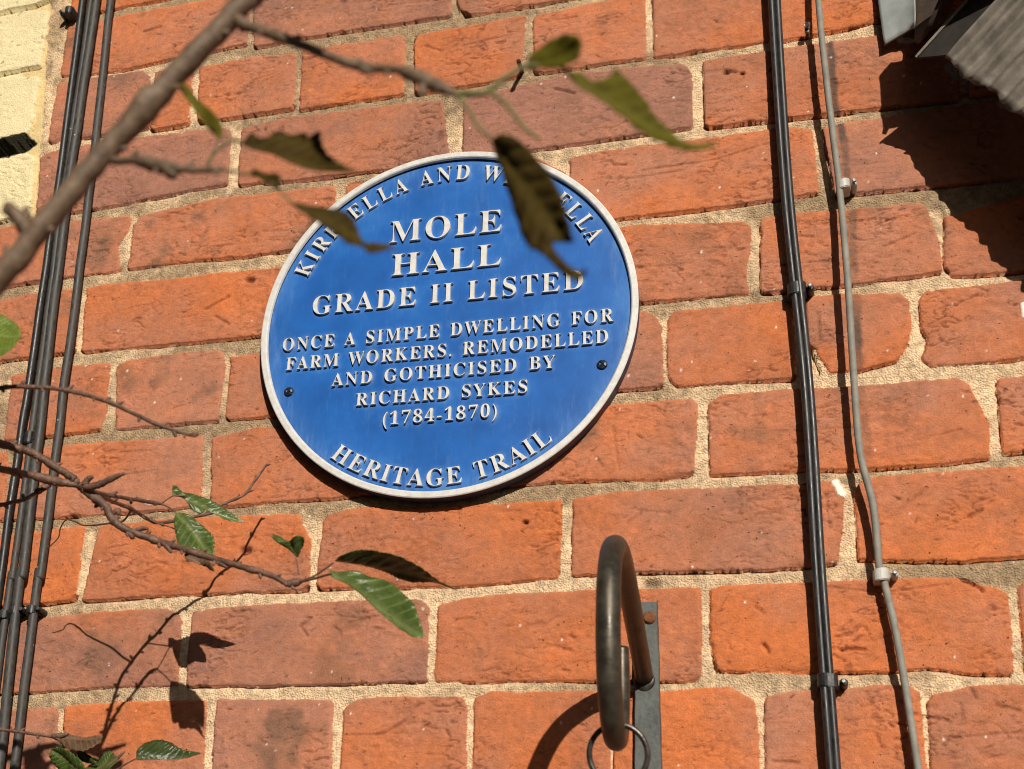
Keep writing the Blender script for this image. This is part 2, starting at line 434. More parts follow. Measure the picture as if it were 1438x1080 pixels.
for bi, (k, tint, P) in enumerate(bricks):
    sl_ = win(P, 6)
    x = X[sl_]; z = Z[sl_]
    if x.size == 0: continue
    sd0 = sdpoly(x, z, P)
    # knock the sharp corners off
    n = len(P); cx, cz = P.mean(0)
    for i in range(n):
        a = P[i - 1] - P[i]; b = P[(i + 1) % n] - P[i]
        a = a / (np.linalg.norm(a) + 1e-9); b = b / (np.linalg.norm(b) + 1e-9)
        if np.dot(a, b) > -0.55:
            bis = a + b; bis /= np.linalg.norm(bis) + 1e-9
            if np.dot(bis, np.array([cx, cz]) - P[i]) > 0:
                c = rng.choice([0.3, 1.2, 2.5, 4.0], p=[0.45, 0.35, 0.17, 0.03])
                sd0 = np.minimum(sd0, (x - P[i, 0]) * bis[0] + (z - P[i, 1]) * bis[1] - c)
    sd = sd0 + 1.2 + 0.9 * fbm(x, z, 18, 3, 70 + bi) + 0.65 * fbm(x, z, 5, 2, 170 + bi, 0.7) - 2.6 * np.clip(fbm(x, z, 13, 3, 2070 + bi) - 0.30, 0, 1)
    gz, gx = np.gradient(sd, ZS[sl_[0]], XS[sl_[1]])
    gl2 = np.maximum(np.hypot(gx, gz), 0.35)
    dn = sd / gl2                                  # distance to the outline; vertices beside it are pulled onto it
    near = (np.abs(dn) < 0.72) & fineg[sl_]
    mv = np.where(near, np.where(dn > 0, 0.10, -0.10) - dn, 0)
    dx_ = mv * gx / gl2; dz_ = mv * gz / gl2
    DX[sl_] = np.where(near, dx_, DX[sl_]); DZ[sl_] = np.where(near, dz_, DZ[sl_])
    m = (sd > 0).astype(float)
    w, h = np.ptp(P[:, 0]), np.ptp(P[:, 1])
    off = rng.normal(0, 0.55)
    face = off + (x - cx) / w * rng.normal(0, 0.9) + (z - cz) / h * rng.normal(0, 0.45)
    face = face + 0.55 * fbm(x, z, 45, 3, 270 + bi, sx=1.6) + 0.34 * fbm(x, z, 9, 4, 370 + bi, 0.6, sx=1.9)
    rgh = np.clip(0.55 + fbm(x, z, 60, 2, 470 + bi), 0.1, 1.4)
    face = face + 0.75 * rgh * fbm(x, z, 4.4, 2, 570 + bi, 0.7, sx=1.3)
    face = face - 0.7 * np.exp(-np.maximum(sd, 0) / 1.1)
    # frayed lower arris on some bricks
    q = lowedge(P)
    if len(q) > 1 and rng.rand() < 0.6:
        zl = np.interp(x, q[:, 0], q[:, 1])
        fr = np.clip(fbm(x, z, 22, 3, 670 + bi, sx=2.0) - 0.05, 0, 1) * np.exp(-np.clip(z - zl, 0, 99) / 4.0)
        face = face - 4.5 * fr
    # drag creases
    cr = fbm(x + 6 * fbm(x, z, 30, 2, 7), z, 7, 2, 770 + bi, sx=5.0)
    face = face - 0.8 * sstep(0.42, 0.62, cr) * np.clip(fbm(x, z, 50, 2, 12 + bi) + 0.3, 0, 1)
    # crinkled skin: fine folds in patches
    wx = x + 7 * fbm(x, z, 24, 2, 1670 + bi); wz = z + 5 * fbm(x, z, 20, 2, 1770 + bi)
    rid = np.exp(-(fbm(wx, wz, 8, 3, 1870 + bi, 0.6, sx=2.4) / 0.055) ** 2)
    pat = np.clip(0.15 + 1.6 * fbm(x, z, 42, 2, 1970 + bi), 0, 1)
    face = face - 1.7 * rid * pat
    if k == 99:
        face = face + 1.0
    # small pits and drag marks
    marks = np.zeros_like(x); dk = np.zeros_like(x)
    fine = (abs(cx + 100) < 620) and (abs(cz - 20) < 520)
    if fine:
        for _ in range(int(w * h / 430)):
            u = rng.uniform(P[:, 0].min() + 4, P[:, 0].max() - 4); v = rng.uniform(P[:, 1].min() + 3, P[:, 1].max() - 3)
            i0 = np.searchsorted(XS[sl_[1]], u); j0 = np.searchsorted(ZS[sl_[0]], v)
            e = 6
            ws = (slice(max(j0 - e, 0), j0 + e), slice(max(i0 - e, 0), i0 + e))
            if marks[ws].size == 0: continue
            an = rng.normal(0.15, 0.5); l = abs(rng.normal(0, 1.6)) + 0.6; t = rng.uniform(0.4, 0.8)
            dx = x[ws] - u; dz = z[ws] - v
            a1 = dx * math.cos(an) + dz * math.sin(an); a2 = -dx * math.sin(an) + dz * math.cos(an)
            gsh = np.exp(-(a1 / l) ** 2 - (a2 / t) ** 2)
            amp = rng.choice([0.5, 0.9, 1.6], p=[0.6, 0.3, 0.1])
            marks[ws] += amp * gsh
            dk[ws] += gsh * (0.25 + 0.25 * amp)
    face = face - marks
    face = np.where(sd > -3, face, -9)
    H[sl_] = H[sl_] * (1 - m) + np.maximum(face, H[sl_] - 1.0) * m
    # colour: patches run between fired orange, brick red and a sooty purple brown skin
    tt = tint + 0.38 + 1.9 * fbm(x, z, 70, 4, 870 + bi, 0.5, sx=1.5) + 0.5 * fbm(x, z, 14, 3, 970 + bi) + 0.25 * np.clip(marks, 0, 1)
    edge = np.exp(-np.maximum(sd, 0) / 5.0)
    tt = tt - 0.5 * edge * (rng.rand() - 0.3)
    tt = np.clip(tt, -0.15, 3)
    t0 = np.clip(np.floor(tt), 0, 2).astype(int); f = np.clip(tt - t0, -0.15, 1)[..., None]
    c = TINT[t0] * (1 - f) + TINT[t0 + 1] * f
    c = c * (1 + 0.18 * fbm(x, z, 4.0, 2, 1070 + bi, 0.8) + 0.13 * fbm(x, z, 26, 3, 1170 + bi) + rng.normal(0, 0.035))[..., None]
    soot = np.clip(fbm(x, z, 40, 4, 1270 + bi) - 0.28, 0, 1) * 1.6 * np.clip(tint, 0.5, 2)
    soot = np.clip(soot, 0, 0.6) * rng.choice([0.25, 0.6, 1.0])
    c = c * (1 - soot[..., None]) + np.array([0.13, 0.085, 0.055]) * soot[..., None]
    c = c * (1 - np.clip(dk + 0.36 * rid * pat, 0, 0.6))[..., None]
    if k == 99:
        c = pcol * (1 + 0.10 * fbm(x, z, 4, 3, 1370 + bi) + 0.06 * fbm(x, z, 40, 2, 1470))[..., None]
        chip = sstep(0.55, 0.7, fbm(x, z, 8, 3, 1570 + bi))
        c = c * (1 - 0.5 * chip[..., None])
    mc = np.where((sd > -0.75) | near, 1.0, 0.0)[..., None] if k != 99 else m[..., None]
    COL[sl_] = COL[sl_] * (1 - mc) + c * mc
    BRK[sl_] = np.maximum(BRK[sl_], m * (0 if k == 99 else 1))

# the open joint under the third cream brick
Pq = np.array([(-720, 255), (-579, 268), (-551, 271), (-538, 259), (-556, 247), (-600, 243), (-720, 238)], float)
sl_ = win(Pq, 4)
sd = sdpoly(X[sl_], Z[sl_], Pq) + 1.2 * fbm(X[sl_], Z[sl_], 8, 2, 61)
H[sl_] = np.where(sd > 0, -46 + 3 * fbm(X[sl_], Z[sl_], 9, 2, 62), H[sl_])
COL[sl_] = np.where((sd > -2.0)[..., None], np.array([0.055, 0.050, 0.028]), COL[sl_])  # near-black green: some grime, and the gap's shade put into the colour


def stroke(pl, wid, fn):
    P = np.array(pl, float)
    sl_ = win(P, wid * 3 + 2)
    x = X[sl_]; z = Z[sl_]
    if x.size == 0: return
    d = np.full(x.shape, 1e9)
    for i in range(len(P) - 1):
        a, b = P[i], P[i + 1]
        e = b - a
        t = np.clip(((x - a[0]) * e[0] + (z - a[1]) * e[1]) / (e @ e + 1e-9), 0, 1)
        d = np.minimum(d, np.hypot(x - a[0] - e[0] * t, z - a[1] - e[1] * t))
    fn(sl_, d)

for pl, dep in CR:
    L = sum(np.hypot(pl[i + 1][0] - pl[i][0], pl[i + 1][1] - pl[i][1]) for i in range(len(pl) - 1))
    wd = 0.9 if L > 25 else 1.25
    def dig(s, d):
        dd = np.maximum(d + 0.9 * fbm(X[s], Z[s], 5, 2, 91), 0)
        H[s] -= dep * 0.75 * np.exp(-(dd / wd) ** 2)
        COL[s] *= (1 - 0.2 * np.exp(-(dd / wd) ** 2))[..., None]
    stroke(pl, 2.5, dig)
# black streak left by an older cable
def tar(s, d):
    a = (1 - sstep(1.5, 5.0, d + 1.6 * fbm(X[s], Z[s], 9, 3, 93)))
    a = a * np.clip(0.62 + 1.25 * fbm(X[s], Z[s], 55, 3, 94), 0, 0.85) * sstep(-300, -200, Z[s]) * np.where(BRK[s] > 0.5, 1, 0.2)
    COL[s] = COL[s] * (1 - a[..., None]) + np.array([0.075, 0.06, 0.05]) * a[..., None]
stroke(TAR, 8, tar)
# pale mortar smears and paint flecks
def smear(amp, thr, wd, colr):
    def f(s, d):
        a = (1 - sstep(wd * 0.5, wd, d + wd * 0.6 * fbm(X[s], Z[s], 9, 3, 95))) * amp
        a = a * sstep(thr, thr + 0.2, 0.5 + fbm(X[s], Z[s], 12, 3, 96))
        COL[s] = COL[s] * (1 - a[..., None]) + np.array(colr) * a[..., None]
        H[s] += 1.2 * a
    return f
stroke([(346, 203), (354, 196), (365, 191), (381, 181), (394, 170), (404, 162)], 9, smear(0.8, 0.2, 9, (0.45, 0.42, 0.36)))
stroke([(384, 161), (391, 158)], 6, smear(0.9, 0.05, 6, (0.6, 0.58, 0.52)))
stroke([(381, -29), (381, -39)], 2, smear(1, -0.5, 2.2, (0.95, 0.9, 0.8)))
stroke([(232, -171), (236, -180)], 3, smear(1, -0.5, 3.4, (0.95, 0.85, 0.7)))
stroke([(-361, -152), (-358, -153)], 2, smear(1, -0.5, 2.4, (0.95, 0.9, 0.85)))
stroke([(310, 238), (316, 236)], 4, smear(1, -0.5, 4.0, (0.8, 0.78, 0.74)))
# the skin of deep pits: mortar holes
for (hx, hz, r) in [(87, -247, 4.0), (160, 229, 1.6), (-282, 68, 2.6), (-261, -203, 3.0), (395, -262, 4.0), (404, -266, 2.0), (-70, 52, 1.5), (174, 226, 1.2), (-15, -190, 1.6)]:
    def hole(s, d):
        H[s] -= 5 * np.exp(-(d / r) ** 2)
        COL[s] *= (1 - 0.6 * np.exp(-(d / r) ** 2))[..., None]
    stroke([(hx - r * 0.6, hz), (hx + r * 0.8, hz - r * 0.3)], r, hole)
for _ in range(260):
    hx, hz = rng.uniform(-600, 420), rng.uniform(-410, 460)
    r = rng.uniform(0.3, 0.75)
    def fleck(s, d):
        a = np.exp(-(d / r) ** 2)[..., None]
        COL[s] = COL[s] * (1 - a) + np.array([0.85, 0.75, 0.62]) * a
    stroke([(hx, hz), (hx + rng.uniform(-.4, .4), hz + rng.uniform(-1.4, 1.4))], r, fleck)
COL = np.clip(COL, 0.004, 0.95)

def grid_mesh(name, fmask):
    nz, nx = X.shape
    idx = np.arange(nz * nx).reshape(nz, nx)
    q = np.stack([idx[:-1, :-1], idx[:-1, 1:], idx[1:, 1:], idx[1:, :-1]], -1)[fmask]
    used = np.unique(q)
    re = np.full(nz * nx, -1); re[used] = np.arange(len(used))
    q = re[q]
    co = np.stack([(X + DX).ravel()[used], -H.ravel()[used], (Z + DZ).ravel()[used]], -1).astype(np.float32) / 1000
    me = bpy.data.meshes.new(name)
    me.vertices.add(len(used)); me.vertices.foreach_set('co', co.ravel())
    me.loops.add(q.size); me.loops.foreach_set('vertex_index', q.ravel().astype(np.int32))
    me.polygons.add(len(q)); me.polygons.foreach_set('loop_start', (np.arange(len(q)) * 4).astype(np.int32))
    me.update(calc_edges=True)
    a = me.attributes.new('tint', 'FLOAT_COLOR', 'POINT')
    a.data.foreach_set('color', np.concatenate([COL.reshape(-1, 3)[used], np.ones((len(used), 1))], 1).astype(np.float32).ravel())
    a = me.attributes.new('fired', 'FLOAT', 'POINT')
    a.data.foreach_set('value', BRK.ravel()[used].astype(np.float32))
    return me

def wall_material(name, paint=False):
    m, nt, b = nodes(name)
    tc = N(nt, 'ShaderNodeTexCoord')
    at = N(nt, 'ShaderNodeAttribute', attribute_name='tint')
    fi = N(nt, 'ShaderNodeAttribute', attribute_name='fired')
    n1 = N(nt, 'ShaderNodeTexNoise', Scale=1500, Detail=4, Roughness=0.7)
    n2 = N(nt, 'ShaderNodeTexNoise', Scale=520, Detail=6, Roughness=0.7)
    vo = N(nt, 'ShaderNodeTexVoronoi', Scale=620)
    for n in (n1, n2, vo): nt.links.new(tc.outputs['Object'], n.inputs['Vector'])
    mr = N(nt, 'ShaderNodeMapRange')
    nt.links.new(n1.outputs[0], mr.inputs[0])
    mr.inputs[1].default_value = 0.3; mr.inputs[2].default_value = 0.7
    mr.inputs[3].default_value = 0.72; mr.inputs[4].default_value = 1.26
    mx = N(nt, 'ShaderNodeVectorMath', operation='SCALE')
    nt.links.new(at.outputs['Color'], mx.inputs[0]); nt.links.new(mr.outputs[0], mx.inputs['Scale'])
    b.inputs['Roughness'].default_value = 0.7 if paint else 0.92
    b.inputs['Specular IOR Level'].default_value = 0.25
    wv = N(nt, 'ShaderNodeTexNoise', Scale=60, Detail=3)
    nt.links.new(tc.outputs['Object'], wv.inputs['Vector'])
    wa = N(nt, 'ShaderNodeVectorMath', operation='MULTIPLY_ADD')
    nt.links.new(wv.outputs['Color'], wa.inputs[0]); wa.inputs[1].default_value = (0.012, 0.012, 0.012); nt.links.new(tc.outputs['Object'], wa.inputs[2])
    mp = N(nt, 'ShaderNodeMapping'); mp.inputs['Scale'].default_value = (0.6, 1, 1.25)
    nt.links.new(wa.outputs[0], mp.inputs[0])
    rd = N(nt, 'ShaderNodeTexNoise', noise_type='RIDGED_MULTIFRACTAL', Scale=130, Detail=6, Roughness=0.62)
    nt.links.new(mp.outputs[0], rd.inputs['Vector'])
    rn = N(nt, 'ShaderNodeMapRange'); nt.links.new(rd.outputs[0], rn.inputs[0])
    rn.inputs[1].default_value = 0.9; rn.inputs[2].default_value = 2.6; rn.inputs[3].default_value = 1.0; rn.inputs[4].default_value = 0.0
    pt = N(nt, 'ShaderNodeTexVoronoi', Scale=210, Randomness=1.0)
    nt.links.new(wa.outputs[0], pt.inputs['Vector'])
    ps = ramp(nt, pt.outputs['Distance'], [(0.05, (0, 0, 0)), (0.16, (1, 1, 1))])
    sel = ramp(nt, pt.outputs['Color'], [(0.55, (1, 1, 1)), (0.62, (0, 0, 0))])
    pm = N(nt, 'ShaderNodeMath', operation='MAXIMUM'); nt.links.new(ps, pm.inputs[0]); nt.links.new(sel, pm.inputs[1])
    relief = N(nt, 'ShaderNodeMath', operation='MULTIPLY'); nt.links.new(rn.outputs[0], relief.inputs[0]); nt.links.new(pm.outputs[0], relief.inputs[1])
    pn_ = N(nt, 'ShaderNodeTexNoise', Scale=17, Detail=4); nt.links.new(tc.outputs['Object'], pn_.inputs['Vector'])
    pa = N(nt, 'ShaderNodeMapRange'); nt.links.new(pn_.outputs[0], pa.inputs[0]); pa.inputs[1].default_value = 0.38; pa.inputs[2].default_value = 0.62; pa.inputs[3].default_value = 0.15
    patchy = N(nt, 'ShaderNodeMath', operation='MULTIPLY'); nt.links.new(pa.outputs[0], patchy.inputs[0]); nt.links.new(fi.outputs['Fac'], patchy.inputs[1])
    keep = N(nt, 'ShaderNodeMix', data_type='FLOAT')
    nt.links.new(patchy.outputs[0], keep.inputs['Factor']); keep.inputs[2].default_value = 1.0; nt.links.new(relief.outputs[0], keep.inputs[3])
    tone = N(nt, 'ShaderNodeMapRange'); nt.links.new(keep.outputs[0], tone.inputs[0]); tone.inputs[3].default_value = 0.5; tone.inputs[4].default_value = 1.08
    mx2 = N(nt, 'ShaderNodeVectorMath', operation='SCALE')
    nt.links.new(mx.outputs[0], mx2.inputs[0]); nt.links.new(tone.outputs[0], mx2.inputs['Scale'])
    nt.links.new(mx2.outputs[0], b.inputs['Base Color'])
    mixh = N(nt, 'ShaderNodeMix', data_type='FLOAT')
    nt.links.new(fi.outputs['Fac'], mixh.inputs['Factor'])
    nt.links.new(vo.outputs['Distance'], mixh.inputs[2]); nt.links.new(n2.outputs[0], mixh.inputs[3])
    bp = N(nt, 'ShaderNodeBump', Strength=0.75 if not paint else 0.4, Distance=0.0018)
    nt.links.new(mixh.outputs[0], bp.inputs['Height'])
    bp2 = N(nt, 'ShaderNodeBump', Strength=0.5, Distance=0.0006)
    nt.links.new(n1.outputs[0], bp2.inputs['Height']); nt.links.new(bp.outputs[0], bp2.inputs['Normal'])
    bp3 = N(nt, 'ShaderNodeBump', Strength=1.0, Distance=0.0026)
    nt.links.new(keep.outputs[0], bp3.inputs['Height']); nt.links.new(bp2.outputs[0], bp3.inputs['Normal'])
    bp2 = bp3
    nt.links.new(bp2.outputs[0], b.inputs['Normal'])
    return m

fm = painted[:-1, :-1]
wall_root = empty('brick_wall', (0, 0, -1.25))
tag(wall_root, 'weathered red brick wall with pale sandy mortar carrying the plaque and cables', 'wall')
link('brickwork', grid_mesh('brickwork', ~fm), wall_material('brick_and_mortar'), wall_root)
pw = link('painted_brickwork', grid_mesh('painted_brickwork', fm), wall_material('cream_masonry_paint', True), wall_root)
pw['label'] = 'cream painted bricks at the left edge of the wall'
bm = bmesh.new()
add_box(bm, -1.495, 1.39, 0.062, 0.27, -2.1, 1.14)
add_box(bm, -1.495, 1.39, 0.004, 0.06, -2.1, -1.262)
from_bm('wall_core', bm, simple_mat('wall_core_brick', (0.30, 0.10, 0.045), (0.42, 0.15, 0.07), 60, 0.9), wall_root)

bm = bmesh.new()
bmesh.ops.create_grid(bm, x_segments=40, y_segments=40, size=30)
for v in bm.verts: v.co.z = -2.1 + 0.004 * math.sin(v.co.x * 3) * math.sin(v.co.y * 2)
g = from_bm('ground', bm, simple_mat('worn_paving', (0.07, 0.06, 0.05), (0.13, 0.115, 0.095), 8, 0.9))
tag(g, kind='structure')

# unseen eaves, house and leaf bank, added to close off most of the sky
eav = empty('sky_block_eaves', (0, -0.5, 1.45))
tag(eav, 'unseen boarded eaves with black gutter, added above the wall to block the sky', 'eaves')
bm = bmesh.new()
for i in range(9): add_box(bm, -2.6, 2.6, -1.16 + i * 0.128, -1.16 + i * 0.128 + 0.124, 1.45, 1.468, 0.002)
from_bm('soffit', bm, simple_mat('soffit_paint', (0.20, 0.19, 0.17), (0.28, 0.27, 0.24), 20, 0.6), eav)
bm = bmesh.new(); add_box(bm, -2.6, 2.6, -1.19, -1.165, 1.44, 1.62, 0.003)
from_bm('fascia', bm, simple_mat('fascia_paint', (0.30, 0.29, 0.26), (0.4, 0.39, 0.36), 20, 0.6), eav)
bm = bmesh.new()
gu = []
for xx in (-2.6, 2.6):
    gu.append([bm.verts.new((xx, -1.25 + math.cos(math.pi + math.pi * i / 12) * r_, 1.60 + math.sin(math.pi + math.pi * i / 12) * r_)) for r_, rng_ in ((0.055, range(13)), (0.051, range(12, -1, -1))) for i in rng_])
for i in range(26): bm.faces.new((gu[0][i], gu[0][(i + 1) % 26], gu[1][(i + 1) % 26], gu[1][i]))
from_bm('gutter', bm, simple_mat('black_gutter', (0.012, 0.012, 0.012), (0.03, 0.03, 0.03), 50, 0.4), eav)
hs = empty('sky_block_house', (-3.0, -6.5, -2.1))  # added out of view, screens the left part of the sky
tag(hs, 'unseen dark brick house with slate roof, added behind the viewer to block the sky', 'house')
bm = bmesh.new(); add_box(bm, -9.0, 0.75, -10.0, -5.2, -2.1, 3.6)
from_bm('wall', bm, simple_mat('soot_brick', (0.055, 0.032, 0.022), (0.11, 0.06, 0.04), 14, 0.9), hs)
bm = bmesh.new()
rp = [(-9.3, -4.9, 3.4), (1.05, -4.9, 3.4), (1.05, -7.6, 6.0), (-9.3, -7.6, 6.0), (1.05, -10.3, 3.4), (-9.3, -10.3, 3.4)]
vs = [bm.verts.new(p_) for p_ in rp]
for f_ in ((0, 1, 2, 3), (3, 2, 4, 5), (1, 4, 2), (0, 3, 5), (0, 5, 4, 1)): bm.faces.new([vs[i] for i in f_])
from_bm('roof', bm, simple_mat('slate', (0.03, 0.032, 0.036), (0.07, 0.072, 0.08), 9, 0.7), hs)
for wx_ in (-7.2, -4.6, -2.0):
    for wz_ in (-1.2, 1.4):
        bm = bmesh.new()
        for a_ in ((wx_ - 0.5, wx_ - 0.42, wz_, wz_ + 1.3), (wx_ + 0.42, wx_ + 0.5, wz_, wz_ + 1.3), (wx_ - 0.42, wx_ + 0.42, wz_, wz_ + 0.08), (wx_ - 0.42, wx_ + 0.42, wz_ + 1.22, wz_ + 1.3)):
            add_box(bm, a_[0], a_[1], -5.197, -5.13, a_[2], a_[3])
        fr_ = from_bm('window', bm, simple_mat('window_paint', (0.4, 0.4, 0.38), (0.5, 0.5, 0.47), 20, 0.5), hs)
        bm = bmesh.new(); add_box(bm, wx_ - 0.42, wx_ + 0.42, -5.19, -5.17, wz_ + 0.08, wz_ + 1.22)
        pn = from_bm('pane', bm, simple_mat('dark_pane', (0.01, 0.012, 0.014), (0.02, 0.022, 0.025), 5, 0.1), hs)
        pn.parent = fr_; pn.matrix_parent_inverse = Matrix.Identity(4)
hg = bmesh.new()
for i in range(5200):
    c_ = Vector((random.uniform(0.9, 8.0), random.uniform(-5.8, -4.9), random.uniform(-2.1, 0.75 + 0.12 * math.sin(i))))
    d_ = Vector((random.gauss(0, 1), random.gauss(0, 1), random.gauss(0, 1))).normalized(); e_ = d_.orthogonal().normalized()
    s_ = random.uniform(0.05, 0.11)
    hg.faces.new([hg.verts.new(c_ + q_) for q_ in (d_ * s_, e_ * s_ * 0.6, -d_ * s_, -e_ * s_ * 0.6)])
from_bm_h = from_bm('sky_block_hedge', hg, simple_mat('hedge_green', (0.02, 0.035, 0.01), (0.05, 0.075, 0.02), 6, 0.6))  # unseen leaf bank, added to hold back low sky light
tag(from_bm_h, 'unseen bank of green leaves, added behind the viewer to block the sky', 'sky_block_hedge')

# traced runs of cables, stems and leaf outlines, mm
CA=[(-506.4,-9.0,582.2),(-499.6,-9.0,425.9),(-495.9,-9.0,186.7),(-494.2,-9.0,-27.3),(-494.8,-9.0,-71.8),(-493.7,-9.0,-213.3),(-491.8,-9.0,-394.9),(-490.2,-9.0,-490.8)]
CB=[(-497.0,-7.0,582.1),(-492.3,-7.0,426.2),(-490.7,-7.0,187.3),(-487.0,-7.0,-27.0),(-486.2,-7.0,-71.6),(-484.0,-7.0,-213.1),(-485.4,-7.0,-226.6),(-481.9,-7.0,-394.5),(-479.3,-7.0,-490.4)]
CC=[(-487.7,-9.0,578.1),(-483.3,-9.0,422.8),(-483.0,-9.0,185.0),(-476.5,-9.0,-28.8),(-475.1,-9.0,-73.3),(-470.3,-9.0,-214.4),(-472.4,-9.0,-224.4),(-466.2,-9.0,-395.0),(-463.3,-9.0,-490.4)]
CD=[(-467.4,-9.0,573.6),(-466.3,-9.0,419.6),(-458.9,-9.0,181.7),(-456.0,-9.0,-30.6),(-454.8,-9.0,-74.9),(-453.0,-9.0,-215.2),(-455.0,-9.0,-225.2),(-451.0,-9.0,-395.1),(-447.9,-9.0,-490.1)]
RA=[(203.0,-8.5,425.2),(202.2,-8.5,294.7),(204.5,-8.5,92.9),(212.0,-8.5,-88.4),(213.1,-8.5,-251.0),(215.5,-8.5,-398.3),(216.9,-8.5,-479.2)]
RB=[(208.1,-8.5,424.1),(207.4,-8.5,293.7),(209.1,-8.5,92.2),(216.4,-8.5,-88.8),(217.5,-8.5,-251.2),(220.0,-8.5,-398.4),(221.3,-8.5,-479.2)]
GY=[(246.9,-9.0,415.0),(242.2,-9.0,286.8),(244.0,-9.0,195.1),(246.7,-9.0,136.4),(249.1,-9.0,86.5),(250.2,-9.0,1.5),(249.9,-9.0,-91.9),(250.8,-9.0,-153.5),(257.7,-9.0,-198.5),(259.1,-9.0,-247.5),(262.0,-9.0,-259.0),(268.6,-9.0,-309.0),(275.4,-9.0,-398.7),(280.3,-9.0,-478.3)]
F_trunk=[(-116.1,-670.0,-375.1),(-85.5,-670.0,-338.5),(-58.5,-670.0,-300.7),(-27.5,-670.0,-262.1),(2.9,-670.0,-227.3),(12.1,-670.0,-217.0),(50.9,-720.0,-238.0),(88.0,-770.0,-259.4)]
F_side1=[(-0.5,-670.0,-230.1),(6.3,-671.0,-237.7),(13.0,-672.0,-241.7),(32.2,-678.0,-256.5),(56.9,-682.0,-273.5),(75.5,-685.0,-281.1),(86.9,-687.0,-290.0),(96.3,-688.0,-296.7)]
F_fork1=[(96.3,-688.0,-296.7),(106.5,-688.0,-297.8),(114.3,-688.0,-292.6),(120.0,-688.0,-289.4),(126.2,-688.0,-289.8)]
F_pet2=[(95.3,-688.0,-296.0),(100.3,-688.0,-302.7),(104.4,-686.0,-310.0),(108.8,-685.0,-315.2)]
F_pet3=[(108.5,-688.0,-298.1),(114.4,-687.0,-303.6),(120.0,-686.0,-312.4),(125.5,-685.0,-317.7)]
F_pet4=[(126.2,-688.0,-289.8),(131.6,-688.0,-290.7),(136.0,-688.0,-295.0)]
F_side2=[(-44.2,-670.0,-291.7),(-30.6,-674.0,-296.4),(-18.7,-676.0,-302.0),(-9.2,-677.0,-305.2),(-0.6,-678.0,-307.4),(6.5,-678.0,-307.8)]
F_pet5=[(-0.6,-678.0,-307.1),(1.6,-677.0,-299.9),(4.3,-676.0,-296.2),(8.2,-675.0,-293.6),(11.6,-675.0,-294.4)]
F_pet6=[(6.5,-678.0,-308.1),(12.9,-678.0,-310.6),(17.8,-678.0,-311.8)]
F_pet7=[(25.9,-678.0,-316.3),(30.6,-677.0,-321.1),(34.6,-676.0,-325.4)]
F_spur=[(-74.6,-670.0,-322.2),(-76.3,-672.0,-319.4),(-79.7,-675.0,-314.6),(-84.3,-676.0,-308.9)]
F_spur2=[(-78.9,-674.0,-315.3),(-82.3,-675.0,-313.3),(-85.5,-676.0,-311.3)]
F_spur3=[(-77.2,-672.0,-318.1),(-76.3,-673.0,-314.0),(-76.6,-674.0,-310.2)]
F_bud1=[(56.8,-682.0,-272.9),(60.6,-683.0,-276.8),(64.0,-683.0,-278.9)]
F_bud2=[(85.5,-687.0,-288.3),(84.1,-687.0,-291.0),(83.5,-687.0,-295.1)]
F_bud3=[(-19.4,-676.0,-301.3),(-15.5,-676.0,-304.9),(-13.4,-676.0,-307.7)]
F_pet8=[(-24.1,-670.0,-257.3),(-21.5,-670.0,-259.0),(-19.5,-670.0,-261.4)]
L_t1=[(-353.6,-330.0,-222.0),(-321.3,-300.0,-228.6),(-306.2,-285.0,-229.6),(-286.4,-268.0,-239.9),(-278.6,-262.0,-245.4)]
L_t2=[(-348.7,-330.0,-248.5),(-318.1,-300.0,-247.8),(-304.8,-280.0,-245.2),(-290.8,-268.0,-246.0),(-278.5,-262.0,-246.5)]
L_main=[(-278.6,-262.0,-246.0),(-275.2,-258.0,-249.4),(-261.5,-252.0,-259.7),(-256.4,-250.0,-268.2),(-246.6,-247.0,-275.6),(-225.3,-240.0,-282.6),(-206.5,-243.0,-289.8),(-177.4,-246.0,-300.5),(-154.3,-249.0,-308.7),(-133.0,-250.0,-316.0),(-122.1,-250.0,-321.9),(-116.2,-250.0,-321.2),(-112.3,-250.0,-319.9)]
L_s1=[(-274.4,-262.0,-248.4),(-271.3,-255.0,-249.0),(-275.3,-220.0,-238.1),(-272.3,-195.0,-231.2),(-268.2,-172.0,-224.8),(-262.9,-165.0,-223.9)]
L_s2=[(-271.8,-250.0,-248.1),(-279.8,-225.0,-240.9),(-291.8,-180.0,-227.6),(-292.6,-155.0,-222.6),(-292.0,-126.0,-220.3),(-289.2,-115.0,-218.9),(-283.4,-98.0,-211.6),(-272.2,-88.0,-204.8),(-259.2,-80.0,-198.7),(-255.0,-74.0,-190.1),(-238.7,-66.0,-178.7),(-234.3,-60.0,-166.4),(-225.5,-54.0,-146.7)]
L_pB=[(-262.9,-165.0,-223.9),(-260.8,-160.0,-218.2),(-259.2,-152.0,-212.2),(-251.8,-146.0,-210.8)]
L_pA=[(-262.7,-166.0,-224.5),(-255.5,-168.0,-228.0),(-247.6,-170.0,-233.3)]
L_pC=[(-291.5,-127.0,-220.3),(-284.6,-124.0,-223.2),(-276.7,-122.0,-225.3),(-270.7,-121.0,-227.6)]
L_tend=[(-292.5,-155.0,-223.2),(-307.4,-140.0,-226.1),(-326.2,-128.0,-222.4),(-353.1,-116.0,-218.2),(-366.4,-112.0,-212.0),(-375.7,-109.0,-209.7),(-382.7,-104.0,-214.0),(-387.3,-98.0,-220.7),(-401.0,-90.0,-226.8)]
L_shoot=[(-274.4,-262.0,-248.4),(-267.8,-262.0,-248.3),(-259.9,-262.0,-246.1),(-251.6,-263.0,-243.3),(-242.8,-264.0,-240.6)]
L_bud=[(-274.5,-262.0,-247.3),(-271.9,-262.0,-242.7),(-267.7,-263.0,-241.2)]
